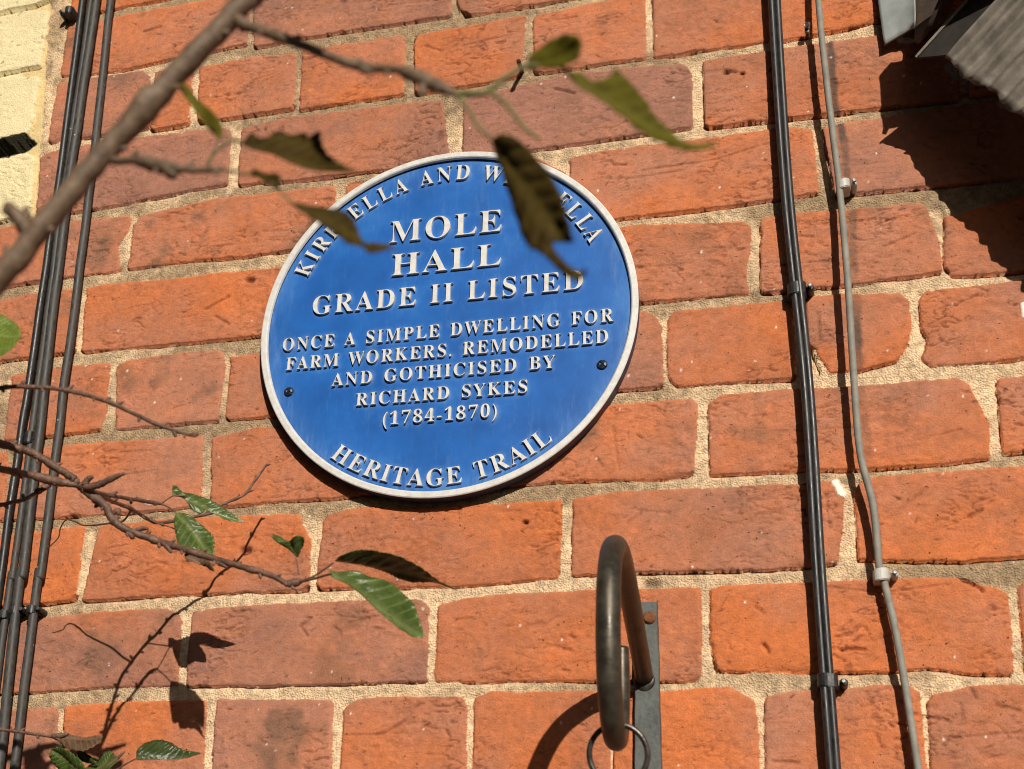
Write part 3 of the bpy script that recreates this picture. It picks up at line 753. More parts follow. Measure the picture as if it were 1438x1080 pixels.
L_t3=[(-352.8,-290.0,-274.8),(-330.3,-275.0,-263.4),(-316.8,-268.0,-257.8),(-310.6,-264.0,-251.2),(-306.2,-262.0,-246.9),(-301.5,-260.0,-244.2)]
L_p1=[(-116.2,-250.0,-321.2),(-103.9,-253.0,-318.8),(-95.2,-255.0,-314.4),(-89.1,-256.0,-310.7)]
L_p2=[(-115.2,-250.0,-321.2),(-102.2,-256.0,-321.3),(-91.5,-262.0,-321.2),(-86.9,-264.0,-321.3)]
L_p3=[(-115.1,-250.0,-315.3),(-116.4,-249.0,-309.5),(-118.8,-248.0,-303.0)]
L_b1=[(-271.3,-255.0,-249.0),(-269.1,-250.0,-255.8),(-270.8,-250.0,-259.4)]
L_b2=[(-256.9,-250.0,-265.0),(-252.2,-250.0,-262.6),(-251.8,-250.0,-266.4)]
L_b3=[(-246.6,-247.0,-275.6),(-241.0,-246.0,-281.3),(-243.3,-246.0,-280.1)]
L_b4=[(-239.9,-245.0,-276.3),(-234.7,-245.0,-275.0),(-229.7,-245.0,-275.8)]
L_b5=[(-219.3,-243.0,-285.5),(-213.3,-243.0,-291.0),(-211.4,-243.0,-293.7)]
L_b6=[(-177.3,-246.0,-301.5),(-171.3,-247.0,-305.2),(-167.0,-247.0,-307.4)]
L_b7=[(-272.3,-195.0,-231.2),(-273.0,-194.0,-233.6),(-272.9,-194.0,-234.8)]
L_b8=[(-275.3,-220.0,-238.1),(-273.2,-219.0,-235.6),(-271.6,-218.0,-234.8)]
M_tw=[(-410.1,-165.0,-392.8),(-376.5,-160.0,-395.6),(-352.8,-157.0,-398.2),(-335.2,-155.0,-400.6),(-325.9,-153.0,-404.0)]
M_pd=[(-335.3,-155.0,-400.1),(-329.5,-154.0,-399.4),(-322.7,-153.0,-397.7)]
M_st=[(-306.3,-150.0,-430.9),(-295.4,-150.0,-426.2),(-287.1,-150.0,-420.0),(-276.9,-150.0,-410.2)]
M_p3=[(-289.7,-150.0,-426.2),(-281.5,-150.0,-423.7),(-272.5,-152.0,-419.5),(-265.6,-153.0,-416.6)]
T4=[(-302.1,-390.0,-236.8),(-274.1,-380.0,-229.0),(-258.8,-378.0,-228.4),(-232.1,-376.0,-231.9),(-201.6,-374.0,-241.5),(-170.6,-372.0,-256.8),(-153.4,-370.0,-263.5),(-141.2,-370.0,-267.5)]
T4b=[[(-201.6,-374.0,-241.5),(-200.4,-374.0,-239.7),(-199.1,-374.0,-238.9)],[(-156.4,-370.0,-262.3),(-155.1,-370.0,-265.3),(-154.4,-370.0,-267.2)],[(-144.7,-370.0,-266.5),(-141.6,-370.0,-265.8),(-139.6,-370.0,-266.9)]]
LV={
'F_a':([(120.7,-688.0,-290.1),(123.8,-686.7,-283.1),(128.2,-689.0,-280.5),(133.1,-691.8,-281.9),(138.6,-695.8,-286.0),(141.8,-698.7,-291.6),(140.5,-698.1,-294.9),(137.4,-696.8,-297.4),(133.5,-694.8,-297.7),(127.1,-690.2,-293.4)],(120.7,-688.0,-290.1),(141.2,-698.0,-290.3)),
'F_b':([(134.8,-688.3,-292.8),(138.7,-685.6,-293.2),(143.2,-683.0,-295.8),(148.2,-680.2,-292.3),(150.6,-679.5,-288.3),(155.1,-677.4,-292.6),(160.0,-676.0,-299.7),(163.2,-675.9,-306.7),(169.1,-675.8,-313.4),(175.4,-675.9,-318.9),(183.2,-675.6,-320.8),(174.9,-677.3,-323.3),(166.3,-678.7,-320.6),(158.8,-679.8,-316.1),(151.9,-680.9,-309.4),(144.4,-683.2,-302.2),(138.7,-686.0,-298.1)],(135.2,-688.0,-293.7),(182.8,-676.0,-322.4)),
'F_c':([(107.5,-684.8,-314.4),(113.6,-687.5,-315.6),(119.5,-689.3,-320.3),(126.5,-690.2,-330.3),(131.6,-691.1,-339.7),(134.5,-691.6,-346.5),(136.1,-691.5,-353.6),(138.1,-692.3,-362.7),(134.1,-689.6,-360.8),(130.1,-687.3,-359.7),(133.3,-689.4,-366.6),(139.1,-693.4,-374.3),(143.5,-696.5,-376.1),(140.6,-694.9,-378.6),(135.4,-691.6,-375.2),(127.6,-686.6,-363.5),(121.8,-684.0,-357.3),(116.6,-681.9,-342.2),(111.9,-682.4,-326.3)],(108.8,-685.0,-315.2),(141.1,-695.0,-377.1)),
'F_d':([(11.4,-676.0,-295.0),(15.2,-673.8,-291.6),(19.6,-673.6,-294.5),(24.0,-671.5,-289.4),(29.0,-671.3,-290.8),(34.6,-671.3,-291.0),(36.3,-671.7,-293.5),(40.4,-671.7,-292.0),(42.3,-672.9,-298.1),(45.7,-674.7,-304.5),(50.9,-676.9,-310.2),(59.8,-680.4,-317.4),(47.1,-677.4,-312.0),(36.6,-676.8,-309.6),(25.0,-675.1,-301.8),(18.0,-675.7,-299.3)],(11.5,-676.0,-295.1),(58.9,-680.0,-316.5)),
'F_e':([(17.2,-678.0,-311.1),(20.4,-676.1,-309.1),(24.9,-676.6,-311.3),(30.0,-678.8,-315.6),(29.8,-681.5,-320.9),(24.8,-679.2,-316.9),(19.7,-678.3,-313.5)],(17.2,-678.0,-311.1),(30.3,-680.0,-318.2)),
'F_f':([(32.9,-676.0,-323.3),(37.9,-675.2,-325.4),(42.6,-674.8,-327.4),(47.0,-673.9,-326.6),(52.8,-674.0,-328.8),(57.6,-675.4,-334.1),(60.6,-677.4,-340.4),(63.0,-679.2,-344.9),(65.6,-679.2,-345.0),(75.1,-682.1,-350.8),(70.8,-682.4,-352.1),(66.2,-682.7,-352.7),(62.8,-680.8,-348.5),(59.5,-681.5,-349.2),(54.0,-679.6,-344.1),(47.8,-677.9,-338.1),(41.7,-677.0,-332.7),(36.5,-676.4,-327.6)],(33.1,-676.0,-323.5),(74.8,-682.0,-350.7)),
'F_g':([(-20.8,-670.1,-259.6),(-17.4,-669.1,-260.4),(-11.5,-669.2,-266.9),(-4.9,-670.6,-275.1),(0.9,-672.9,-283.3),(3.5,-675.0,-289.6),(2.3,-676.4,-292.8),(-0.6,-674.9,-288.5),(-7.4,-672.3,-279.1),(-14.1,-670.9,-270.6)],(-20.6,-670.0,-259.5),(3.0,-676.0,-291.9)),
'L_1':([(-88.8,-256.0,-310.9),(-83.2,-262.0,-308.4),(-77.4,-264.6,-307.7),(-73.0,-266.0,-307.6),(-65.5,-267.5,-307.7),(-54.6,-267.2,-309.4),(-42.9,-266.4,-311.7),(-35.7,-263.5,-314.4),(-28.8,-259.7,-317.7),(-19.9,-251.8,-323.9),(-13.7,-248.7,-327.3),(-9.4,-246.0,-330.1),(-23.0,-246.9,-325.9),(-35.3,-245.3,-323.9),(-43.3,-245.7,-322.1),(-57.1,-250.5,-317.0),(-71.0,-255.1,-312.9),(-81.0,-255.6,-311.7)],(-89.0,-256.0,-310.9),(-9.4,-246.0,-330.1)),
'L_2':([(-88.9,-263.7,-317.0),(-84.0,-263.4,-319.7),(-78.3,-262.4,-320.1),(-70.7,-261.2,-319.1),(-62.5,-261.4,-322.8),(-52.3,-261.8,-325.8),(-44.9,-263.0,-331.0),(-39.3,-264.4,-336.1),(-33.8,-266.0,-341.3),(-30.1,-267.4,-345.4),(-27.1,-269.6,-351.8),(-24.1,-272.2,-358.9),(-20.3,-276.2,-368.1),(-27.8,-276.1,-368.2),(-33.2,-274.4,-364.5),(-37.5,-273.1,-361.3),(-48.6,-269.8,-352.3),(-57.5,-267.4,-344.2),(-64.2,-265.8,-337.8),(-77.1,-264.5,-327.9),(-87.3,-265.1,-322.9)],(-88.6,-264.0,-318.3),(-21.2,-276.0,-367.7)),
'L_3':([(-118.6,-248.1,-302.7),(-124.1,-243.7,-297.1),(-128.9,-242.0,-293.1),(-133.1,-244.1,-290.7),(-135.9,-249.2,-288.2),(-135.1,-245.7,-285.4),(-132.2,-242.0,-285.8),(-129.1,-241.2,-288.1),(-124.1,-243.3,-288.3),(-119.1,-248.4,-288.1),(-113.7,-254.4,-290.7),(-109.7,-258.2,-294.6),(-113.5,-252.1,-296.7),(-115.8,-249.4,-299.5)],(-118.7,-248.0,-302.5),(-127.3,-242.0,-286.3)),
'L_B':([(-261.8,-152.6,-203.6),(-258.8,-149.6,-204.6),(-255.3,-147.0,-207.9),(-248.9,-140.9,-206.8),(-241.3,-135.3,-208.1),(-234.1,-131.3,-211.3),(-220.7,-126.5,-219.9),(-210.5,-124.0,-225.5),(-217.3,-127.3,-226.1),(-225.5,-131.2,-225.0),(-234.4,-134.6,-220.0),(-239.2,-137.7,-219.5),(-239.9,-140.6,-224.2),(-244.7,-143.8,-222.7),(-248.1,-145.2,-219.7),(-253.1,-146.6,-212.7),(-256.8,-149.7,-211.3),(-259.5,-152.9,-211.9)],(-257.2,-150.0,-210.9),(-210.6,-124.0,-225.5)),
'L_A':([(-247.7,-170.0,-232.8),(-241.9,-167.8,-234.4),(-235.9,-166.3,-236.5),(-229.8,-165.7,-240.8),(-224.4,-165.6,-245.3),(-219.9,-166.1,-249.8),(-215.8,-167.0,-255.3),(-213.6,-169.6,-264.3),(-212.0,-172.8,-272.3),(-218.1,-172.5,-269.1),(-223.0,-172.6,-266.2),(-228.1,-174.3,-265.8),(-232.7,-177.0,-266.2),(-237.1,-179.2,-265.4),(-239.6,-178.3,-261.5),(-242.4,-175.9,-254.8),(-245.1,-174.2,-248.2),(-247.3,-172.1,-240.4)],(-247.6,-170.0,-232.7),(-212.9,-172.0,-270.3)),
'L_A2':([(-237.0,-170.9,-267.1),(-231.1,-169.8,-267.2),(-224.2,-169.3,-268.8),(-218.1,-169.3,-270.8),(-213.8,-170.0,-276.9),(-211.2,-171.1,-282.1),(-216.2,-170.5,-279.4),(-219.5,-170.1,-276.9),(-226.6,-170.3,-274.7),(-233.7,-171.5,-273.8)],(-237.0,-171.0,-267.7),(-211.6,-171.0,-281.7)),
'L_C':([(-271.5,-120.9,-222.2),(-260.9,-114.5,-225.3),(-250.4,-111.4,-230.8),(-243.4,-111.5,-238.5),(-240.6,-113.6,-245.5),(-249.5,-116.2,-243.5),(-259.0,-122.6,-244.1),(-267.0,-122.4,-233.9)],(-271.2,-121.0,-223.4),(-241.5,-113.0,-243.5)),
'M_d':([(-337.0,-153.0,-400.1),(-328.8,-151.8,-398.1),(-321.1,-152.4,-398.5),(-310.1,-154.5,-400.0),(-299.2,-156.8,-399.7),(-292.5,-159.2,-400.9),(-292.0,-160.5,-403.9),(-294.2,-161.3,-406.8),(-299.7,-162.2,-410.8),(-303.7,-163.2,-413.3),(-311.9,-161.3,-412.4),(-319.6,-158.8,-409.9),(-328.1,-155.5,-405.2)],(-337.0,-153.0,-400.2),(-293.1,-159.0,-400.9)),
'M_1':([(-335.0,-156.1,-410.3),(-328.9,-157.5,-409.3),(-319.9,-158.0,-410.8),(-312.7,-157.0,-414.5),(-309.1,-154.7,-418.9),(-305.6,-151.5,-426.0),(-314.5,-147.6,-428.4),(-326.1,-147.0,-426.0),(-331.9,-148.9,-420.9),(-335.3,-151.7,-416.0)],(-306.0,-150.0,-428.8),(-335.0,-156.0,-410.4)),
'M_s':([(-313.5,-155.4,-411.1),(-307.7,-153.4,-412.6),(-301.8,-152.4,-415.0),(-297.3,-152.5,-416.9),(-300.1,-149.7,-420.1),(-306.6,-149.1,-419.1),(-311.6,-150.5,-416.4)],(-298.2,-151.0,-418.6),(-313.3,-155.0,-411.4)),
'M_2':([(-310.9,-146.3,-424.9),(-308.7,-142.7,-418.7),(-302.2,-142.1,-415.3),(-298.0,-142.1,-410.9),(-292.3,-144.0,-409.4),(-286.3,-148.0,-412.8),(-281.1,-152.7,-417.1),(-282.4,-153.7,-421.0),(-287.7,-153.7,-426.5),(-298.4,-150.7,-429.1)],(-304.2,-149.0,-428.6),(-290.8,-145.0,-410.6)),
'M_3':([(-265.7,-153.3,-417.0),(-267.4,-150.6,-411.8),(-266.6,-148.2,-408.1),(-264.6,-145.8,-404.3),(-261.2,-143.6,-401.7),(-256.3,-141.8,-400.2),(-250.8,-140.7,-400.9),(-244.7,-140.5,-403.1),(-239.3,-141.2,-406.3),(-232.9,-141.9,-408.7),(-220.0,-143.0,-410.2),(-226.0,-143.6,-412.0),(-231.3,-144.4,-413.4),(-239.8,-145.8,-415.0),(-247.3,-147.3,-415.7),(-257.5,-150.3,-416.6)],(-265.6,-153.0,-416.6),(-220.0,-143.0,-410.2)),
'T_l':([(-288.9,-386.4,-184.1),(-281.9,-387.2,-180.2),(-272.7,-388.4,-182.8),(-264.7,-390.1,-188.6),(-257.0,-394.0,-197.5),(-252.7,-399.6,-207.8),(-252.2,-405.7,-216.8),(-255.1,-410.6,-222.9),(-262.2,-411.7,-223.8),(-281.3,-395.3,-203.7)],(-284.8,-390.0,-195.6),(-255.2,-396.0,-201.7)),
}
# ---------------------------------------------------------------- the round plaque
PC = Vector((-0.08864, 0.0, 0.0009))
PT = 0.0134           # thickness of the casting, its back stands on the brick faces
PR = 0.17047
plaque = empty('heritage_plaque', PC)
tag(plaque, 'round blue cast plaque with cream raised lettering and rim on the brick wall', 'plaque')

def lathe(prof, seg=160):
    """prof: list of (radius, y) in metres round the plaque axis"""
    bm = bmesh.new()
    rings = []
    for r, y in prof:
        if r < 1e-6:
            rings.append([bm.verts.new((PC.x, y, PC.z))])
        else:
            rings.append([bm.verts.new((PC.x + r * math.sin(2 * math.pi * k / seg), y, PC.z + r * math.cos(2 * math.pi * k / seg))) for k in range(seg)])
    for a, b in zip(rings[:-1], rings[1:]):
        for k in range(seg):
            q = [a[k % len(a)], a[(k + 1) % len(a)], b[(k + 1) % len(b)], b[k % len(b)]]
            q = [v for i, v in enumerate(q) if v not in q[:i]]
            if len(q) > 2: bm.faces.new(q)
    return bm

def blue_mat():
    m, nt, b = nodes('weathered_blue_paint')
    tc = N(nt, 'ShaderNodeTexCoord')
    n1 = N(nt, 'ShaderNodeTexNoise', Scale=22, Detail=7, Roughness=0.62)
    n2 = N(nt, 'ShaderNodeTexNoise', Scale=150, Detail=5, Roughness=0.6)
    n3 = N(nt, 'ShaderNodeTexNoise', Scale=45, Detail=8, Roughness=0.75)
    mp = N(nt, 'ShaderNodeMapping'); mp.inputs['Scale'].default_value = (3.0, 1, 0.7)
    nt.links.new(tc.outputs['Object'], mp.inputs[0])
    nt.links.new(mp.outputs[0], n3.inputs['Vector'])
    for n in (n1, n2): nt.links.new(tc.outputs['Object'], n.inputs['Vector'])
    ch = N(nt, 'ShaderNodeAttribute', attribute_name='chalk')
    base = ramp(nt, n1.outputs[0], [(0.30, (0.006, 0.082, 0.33)), (0.55, (0.010, 0.112, 0.42)), (0.80, (0.032, 0.170, 0.50))])
    # chalky bloom: more of it round the raised letters and the rim
    mm1 = N(nt, 'ShaderNodeMath', operation='MULTIPLY'); mm1.inputs[1].default_value = 0.85
    nt.links.new(ch.outputs['Fac'], mm1.inputs[0])
    rr = ramp(nt, n3.outputs[0], [(0.36, (0.1, 0.1, 0.1)), (0.68, (1, 1, 1))])
    mm2 = N(nt, 'ShaderNodeMath', operation='MULTIPLY')
    nt.links.new(mm1.outputs[0], mm2.inputs[0]); nt.links.new(rr, mm2.inputs[1])
    r3 = ramp(nt, n3.outputs[0], [(0.55, (0, 0, 0)), (0.80, (0.30, 0.30, 0.30))])
    ad = N(nt, 'ShaderNodeMath', operation='ADD', use_clamp=True)
    nt.links.new(mm2.outputs[0], ad.inputs[0]); nt.links.new(r3, ad.inputs[1])
    mx = N(nt, 'ShaderNodeMix', data_type='RGBA')
    nt.links.new(ad.outputs[0], mx.inputs['Factor']); nt.links.new(base, mx.inputs[6])
    mx.inputs[7].default_value = (0.14, 0.29, 0.56, 1)
    # droppings and dust specks
    vo = N(nt, 'ShaderNodeTexVoronoi', Scale=95)
    nt.links.new(tc.outputs['Object'], vo.inputs['Vector'])
    sp = ramp(nt, vo.outputs['Distance'], [(0.06, (1, 1, 1)), (0.13, (0, 0, 0))])
    sel = ramp(nt, vo.outputs['Color'], [(0.80, (0, 0, 0)), (0.86, (0.55, 0.55, 0.55))])
    ms = N(nt, 'ShaderNodeMath', operation='MULTIPLY')
    nt.links.new(sp, ms.inputs[0]); nt.links.new(sel, ms.inputs[1])
    mx2 = N(nt, 'ShaderNodeMix', data_type='RGBA')
    nt.links.new(ms.outputs[0], mx2.inputs['Factor']); nt.links.new(mx.outputs[2], mx2.inputs[6])
    mx2.inputs[7].default_value = (0.45, 0.55, 0.75, 1)
    nt.links.new(mx2.outputs[2], b.inputs['Base Color'])
    b.inputs['Roughness'].default_value = 0.42
    b.inputs['Specular IOR Level'].default_value = 0.35
    bp = N(nt, 'ShaderNodeBump', Strength=0.12, Distance=0.0006)
    nt.links.new(n2.outputs[0], bp.inputs['Height']); nt.links.new(bp.outputs[0], b.inputs['Normal'])
    return m
cream = simple_mat('cream_gloss_paint', (0.54, 0.53, 0.50), (0.68, 0.67, 0.64), 190, 0.4, bump=0.15, dist=0.0004, lo=0.3, hi=0.6)
edge_blue = simple_mat('dark_blue_edge_paint', (0.012, 0.022, 0.075), (0.02, 0.04, 0.13), 120, 0.5)
IR = PR - 0.0062
FY = -(PT - 0.0042)   # depth of the blue ground
from_bm('body', lathe([(0, -0.0005), (PR - 0.0006, -0.0005), (PR - 0.0002, -PT + 0.0016), (PR - 0.0009, -PT + 0.0012), (IR, -PT + 0.0012), (IR, FY + 0.0012), (0, FY + 0.0012)]), edge_blue, plaque)
rim = from_bm('rim', lathe([(PR - 0.0009, -PT + 0.0018), (PR, -PT + 0.0014), (PR, -PT + 0.0004), (PR - 0.0008, -PT - 0.0002), (IR + 0.0012, -PT - 0.0004), (IR + 0.0002, -PT + 0.0004), (IR - 0.0006, -PT + 0.0022)]), cream, plaque, True)
for p_ in rim.data.polygons: p_.use_smooth = False

# lettering: raised roman capitals
def caps(s):
    o = ''
    for ch in s:
        if 'A' <= ch <= 'Z': o += chr(0x1D400 + ord(ch) - 65)
        elif '0' <= ch <= '9': o += chr(0x1D7CE + ord(ch) - 48)
        else: o += ch
    return o

def text_mesh(s, space, word=1.0):
    cu = bpy.data.curves.new('txt', 'FONT')
    cu.body = caps(s)
    cu.space_character = space
    cu.space_word = word
    cu.offset = -0.0088
    cu.extrude = 0.5
    cu.resolution_u = 6
    o = bpy.data.objects.new('txt', cu)
    C.objects.link(o)
    dg = bpy.context.evaluated_depsgraph_get()
    me = bpy.data.meshes.new_from_object(o.evaluated_get(dg))
    bpy.data.objects.remove(o)
    bpy.data.curves.remove(cu)
    n = len(me.vertices)
    co = np.zeros(n * 3)
    me.vertices.foreach_get('co', co)
    return me, co.reshape(-1, 3)

LETY = 0.0032
glyph_pts = []
def place(me, px, pz, front, name='lettering'):
    # front: 0..1 per vertex; taper gives the cast letters a sloping side
    n = len(me.vertices)
    out = np.stack([px, FY + 0.0004 - front * LETY, pz], -1)
    me.vertices.foreach_set('co', out.astype(np.float32).ravel())
    me.update()
    o = link(name, me, cream, plaque)
    sel = front > 0.5
    glyph_pts.append(np.stack([px[sel], pz[sel]], -1))
    return o

CAPH = 0.66
def line(s, half, base, cap, space, word=1.0, cx=0.0):
    me, co = text_mesh(s, space, word)
    x0, x1 = co[:, 0].min(), co[:, 0].max()
    capm = co[:, 1].max() if '(' not in s else 0.68
    sz = cap / capm / 1000
    sx = 2 * half / (x1 - x0) / 1000
    px = PC.x + cx / 1000 + (co[:, 0] - (x0 + x1) / 2) * sx
    pz = PC.z + base / 1000 + co[:, 1] * sz
    place(me, px, pz, (co[:, 2] > 0).astype(float))

def arc(s, rb, cap, a0, a1, inward, space, word=1.0):
    """a0..a1 degrees clockwise from the top; inward = base of the letters outside (lower arc)"""
    me, co = text_mesh(s, space, word)
    x0, x1 = co[:, 0].min(), co[:, 0].max()
    sz = cap / 0.68 / 1000
    a = np.radians(a0 + (co[:, 0] - x0) / (x1 - x0) * (a1 - a0))
    r = rb / 1000 + co[:, 1] * sz * (-1 if inward else 1)
    place(me, PC.x + r * np.sin(a), PC.z + r * np.cos(a), (co[:, 2] > 0).astype(float))

line('MOLE', 51.8, 82.6, 22.6, 1.10, cx=-2.0)
line('HALL', 50.2, 48.0, 22.2, 1.10)
line('GRADE II LISTED', 123.0, 16.0, 18.9, 1.16, 1.1)
line('ONCE A SIMPLE DWELLING FOR', 149.0, -18.2, 12.6, 1.22, 1.35)
line('FARM WORKERS. REMODELLED', 144.4, -38.0, 12.6, 1.18, 1.35)
line('AND GOTHICISED BY', 99.8, -57.6, 12.3, 1.20, 1.5)
line('RICHARD SYKES', 76.0, -78.8, 12.2, 1.18, 1.45)
line('(1784-1870)', 50.2, -99.2, 12.2, 1.16)
arc('KIRK ELLA AND WEST ELLA', 142.0, 15.4, -66.6, 65.0, False, 1.34, 1.08)
arc('HERITAGE TRAIL', 158.8, 15.4, 217.4, 141.5, True, 1.12, 1.3)

# blue ground: a fine disc so that the chalky bloom can follow the letters and rim
nr, nsg = 120, 360
rr_ = np.linspace(0, IR + 0.0001, nr)
ang = np.linspace(0, 2 * np.pi, nsg, endpoint=False)
fx = (rr_[:, None] * np.sin(ang)[None]).ravel() + PC.x
fz = (rr_[:, None] * np.cos(ang)[None]).ravel() + PC.z
gp = np.concatenate(glyph_pts)
cell = 0.0016
G = np.zeros((260, 260))
ix = np.clip(((gp[:, 0] - PC.x) / cell + 130).astype(int), 0, 259); iz = np.clip(((gp[:, 1] - PC.z) / cell + 130).astype(int), 0, 259)
G[iz, ix] = 1
for _ in range(4):
    G = np.maximum(G, 0.2 * (G + np.roll(G, 1, 0) + np.roll(G, -1, 0) + np.roll(G, 1, 1) + np.roll(G, -1, 1)) * 1.25)
G = np.clip(G, 0, 1)
jx = np.clip(((fx - PC.x) / cell + 130).astype(int), 0, 259); jz = np.clip(((fz - PC.z) / cell + 130).astype(int), 0, 259)
rad = np.hypot(fx - PC.x, fz - PC.z)
chalk = np.clip(0.55 * G[jz, jx] + 0.75 * np.exp(-(IR - rad) / 0.010), 0, 1)
me = bpy.data.meshes.new('face')
fy = np.full_like(fx, FY) + 0.00015 * np.sin(fx * 40) * np.sin(fz * 37)
idx = np.arange(nr * nsg).reshape(nr, nsg)
q = np.stack([idx[:-1], idx[1:], np.roll(idx[1:], -1, 1), np.roll(idx[:-1], -1, 1)], -1).reshape(-1, 4)
me.vertices.add(len(fx)); me.vertices.foreach_set('co', np.stack([fx, fy, fz], -1).astype(np.float32).ravel())
me.loops.add(q.size); me.loops.foreach_set('vertex_index', q.ravel().astype(np.int32))
me.polygons.add(len(q)); me.polygons.foreach_set('loop_start', (np.arange(len(q)) * 4).astype(np.int32))
me.update(calc_edges=True)
a = me.attributes.new('chalk', 'FLOAT', 'POINT')
a.data.foreach_set('value', chalk.astype(np.float32))
link('face', me, blue_mat(), plaque, True)

screwm = simple_mat('blue_black_screw', (0.010, 0.016, 0.03), (0.03, 0.045, 0.07), 500, 0.4, 0.5)
def screw(x, z, ang):
    bm = bmesh.new()
    prof = [(0.0046, 0.0), (0.0046, -0.0006), (0.0038, -0.0017), (0.0020, -0.0023), (0.0, -0.0024)]
    seg = 24; rings = []
    for r, y in prof:
        rings.append([bm.verts.new((x + r * math.sin(2 * math.pi * k / seg), FY + y, z + r * math.cos(2 * math.pi * k / seg))) for k in range(seg)] if r > 0 else [bm.verts.new((x, FY + y, z))])
    for a, b in zip(rings[:-1], rings[1:]):
        for k in range(seg):
            qq = [a[k % len(a)], a[(k + 1) % len(a)], b[(k + 1) % len(b)], b[k % len(b)]]
            qq = [v for i, v in enumerate(qq) if v not in qq[:i]]
            bm.faces.new(qq)
    for v in bm.verts:                       # the driver slot
        dx, dz = v.co.x - x, v.co.z - z
        if abs(dx * math.cos(ang) + dz * math.sin(ang)) < 0.0006: v.co.y += 0.0009
    o = from_bm('screw', bm, screwm, plaque)
    b2 = bmesh.new()
    add_box(b2, -0.0037, 0.0037, -0.0003, 0.0003, -0.00045, 0.00045)
    for v in b2.verts:
        px, pz = v.co.x, v.co.z
        v.co = Vector((x + px * math.cos(ang) - pz * math.sin(ang), FY - 0.0022 + v.co.y, z + px * math.sin(ang) + pz * math.cos(ang)))
    s = from_bm('screw_slot', b2, simple_mat('slot_black', (0.004, 0.004, 0.005), (0.01, 0.01, 0.012), 500, 0.8), plaque)
    s.parent = o
    s.matrix_parent_inverse = o.matrix_world.inverted() if False else Matrix.Identity(4)
    s.matrix_parent_inverse = (Matrix.Translation(Vector((0, 0, 0))))
screw(PC.x - 0.1405, PC.z - 0.0587, 0.9)
screw(PC.x + 0.1390, PC.z - 0.0575, 0.7)

# ---------------------------------------------------------------- cables and clips
blk = simple_mat('black_pvc_sheath', (0.012, 0.012, 0.013), (0.030, 0.029, 0.028), 160, 0.34, bump=0.25, dist=0.0003, rough2=0.55)
dust = simple_mat('dusty_grey_black_sheath', (0.030, 0.029, 0.027), (0.070, 0.064, 0.056), 120, 0.5, bump=0.3, dist=0.0004, rough2=0.7)
gry = simple_mat('grey_pvc_sheath', (0.19, 0.18, 0.15), (0.28, 0.265, 0.225), 90, 0.7, bump=0.25, dist=0.0003)
lgr = simple_mat('light_grey_clip_plastic', (0.42, 0.41, 0.38), (0.55, 0.53, 0.49), 200, 0.5)
steel = simple_mat('nail_steel', (0.16, 0.16, 0.16), (0.36, 0.36, 0.35), 600, 0.4, 0.8)
rust = simple_mat('rusty_steel', (0.10, 0.035, 0.015), (0.28, 0.10, 0.035), 400, 0.85, 0.1, bump=0.5)

def specked(m, scale=260, thr=0.93):
    nt = m.node_tree; b = nt.nodes['Principled BSDF']
    src = b.inputs['Base Color'].links[0].from_socket
    tc = N(nt, 'ShaderNodeTexCoord')
    vo = N(nt, 'ShaderNodeTexVoronoi', Scale=scale); nt.links.new(tc.outputs['Object'], vo.inputs['Vector'])
    a = ramp(nt, vo.outputs['Distance'], [(0.10, (1, 1, 1)), (0.22, (0, 0, 0))])
    c = ramp(nt, vo.outputs['Color'], [(thr - 0.02, (0, 0, 0)), (thr, (1, 1, 1))])
    mu = N(nt, 'ShaderNodeMath', operation='MULTIPLY'); nt.links.new(a, mu.inputs[0]); nt.links.new(c, mu.inputs[1])
    mx = N(nt, 'ShaderNodeMix', data_type='RGBA'); nt.links.new(mu.outputs[0], mx.inputs['Factor']); nt.links.new(src, mx.inputs[6])
    mx.inputs[7].default_value = (0.5, 0.47, 0.42, 1)
    nt.links.new(mx.outputs[2], b.inputs['Base Color'])
specked(blk); specked(dust, 220, 0.9)

def long_pts(P, y, extra=1.6, wig=0.0004, zt=1.1):
    """the traced run, carried on up the wall and down below the frame"""
    P = mm(P)
    a, b = np.array(P[0]), np.array(P[1]); d = (a - b) / np.linalg.norm(a - b)
    top = [tuple(a + d * s) for s in (0.45, 0.22)]
    a, b = np.array(P[-1]), np.array(P[-2]); d = (a - b) / np.linalg.norm(a - b)
    bot = [tuple(a + d * s) for s in (0.3, 0.7)]
    L = spline(top + P + bot, 14)
    L[:, 1] = -y + np.interp(L[:, 2], np.linspace(-1.3, 1.2, 60), np.random.RandomState(int(abs(P[2][0]) * 1e5) % 9999).uniform(-1, 1, 60)) * 0.0012
    return L

def cable(P, r, y, mat, label, group=None, name='cable'):
    bm = bmesh.new()
    L = long_pts(P, y)
    add_tube(bm, [tuple(v) for v in L], [r] * len(L), 14)
    o = from_bm(name, bm, mat, None, True)
    return tag(o, label, 'cable', group)

gl = 'black cables down the left of the wall'
cable(CA, 0.0036, 0.0095, blk, 'glossy black cable, outermost on the left of the bundle beside the cream bricks', gl)
cable(CB, 0.0034, 0.0052, dust, 'dull black cable lying behind two others in the left bundle', gl)
cable(CC, 0.0044, 0.0100, dust, 'thick dull grey black cable, inner one of the close left bundle', gl)
cable(CD, 0.0040, 0.0100, dust, 'dull black cable running apart, just right of the left bundle', gl)
gr_ = 'twin black cables right of the plaque'
cable(RA, 0.0029, 0.0125, blk, 'thin glossy black cable, left strand of the twin run right of the plaque', gr_)
cable(RB, 0.0031, 0.0125, blk, 'thin glossy black cable, right strand of the twin run right of the plaque', gr_)
GYL = long_pts(GY, 0.0175)
GYL[:, 1] = -np.interp(GYL[:, 2], [-1.2, -0.45, -0.26, -0.20, 0.0, 0.088, 0.2, 0.3, 1.2], [0.012, 0.012, 0.0095, 0.014, 0.020, 0.013, 0.022, 0.020, 0.02])
bm = bmesh.new()
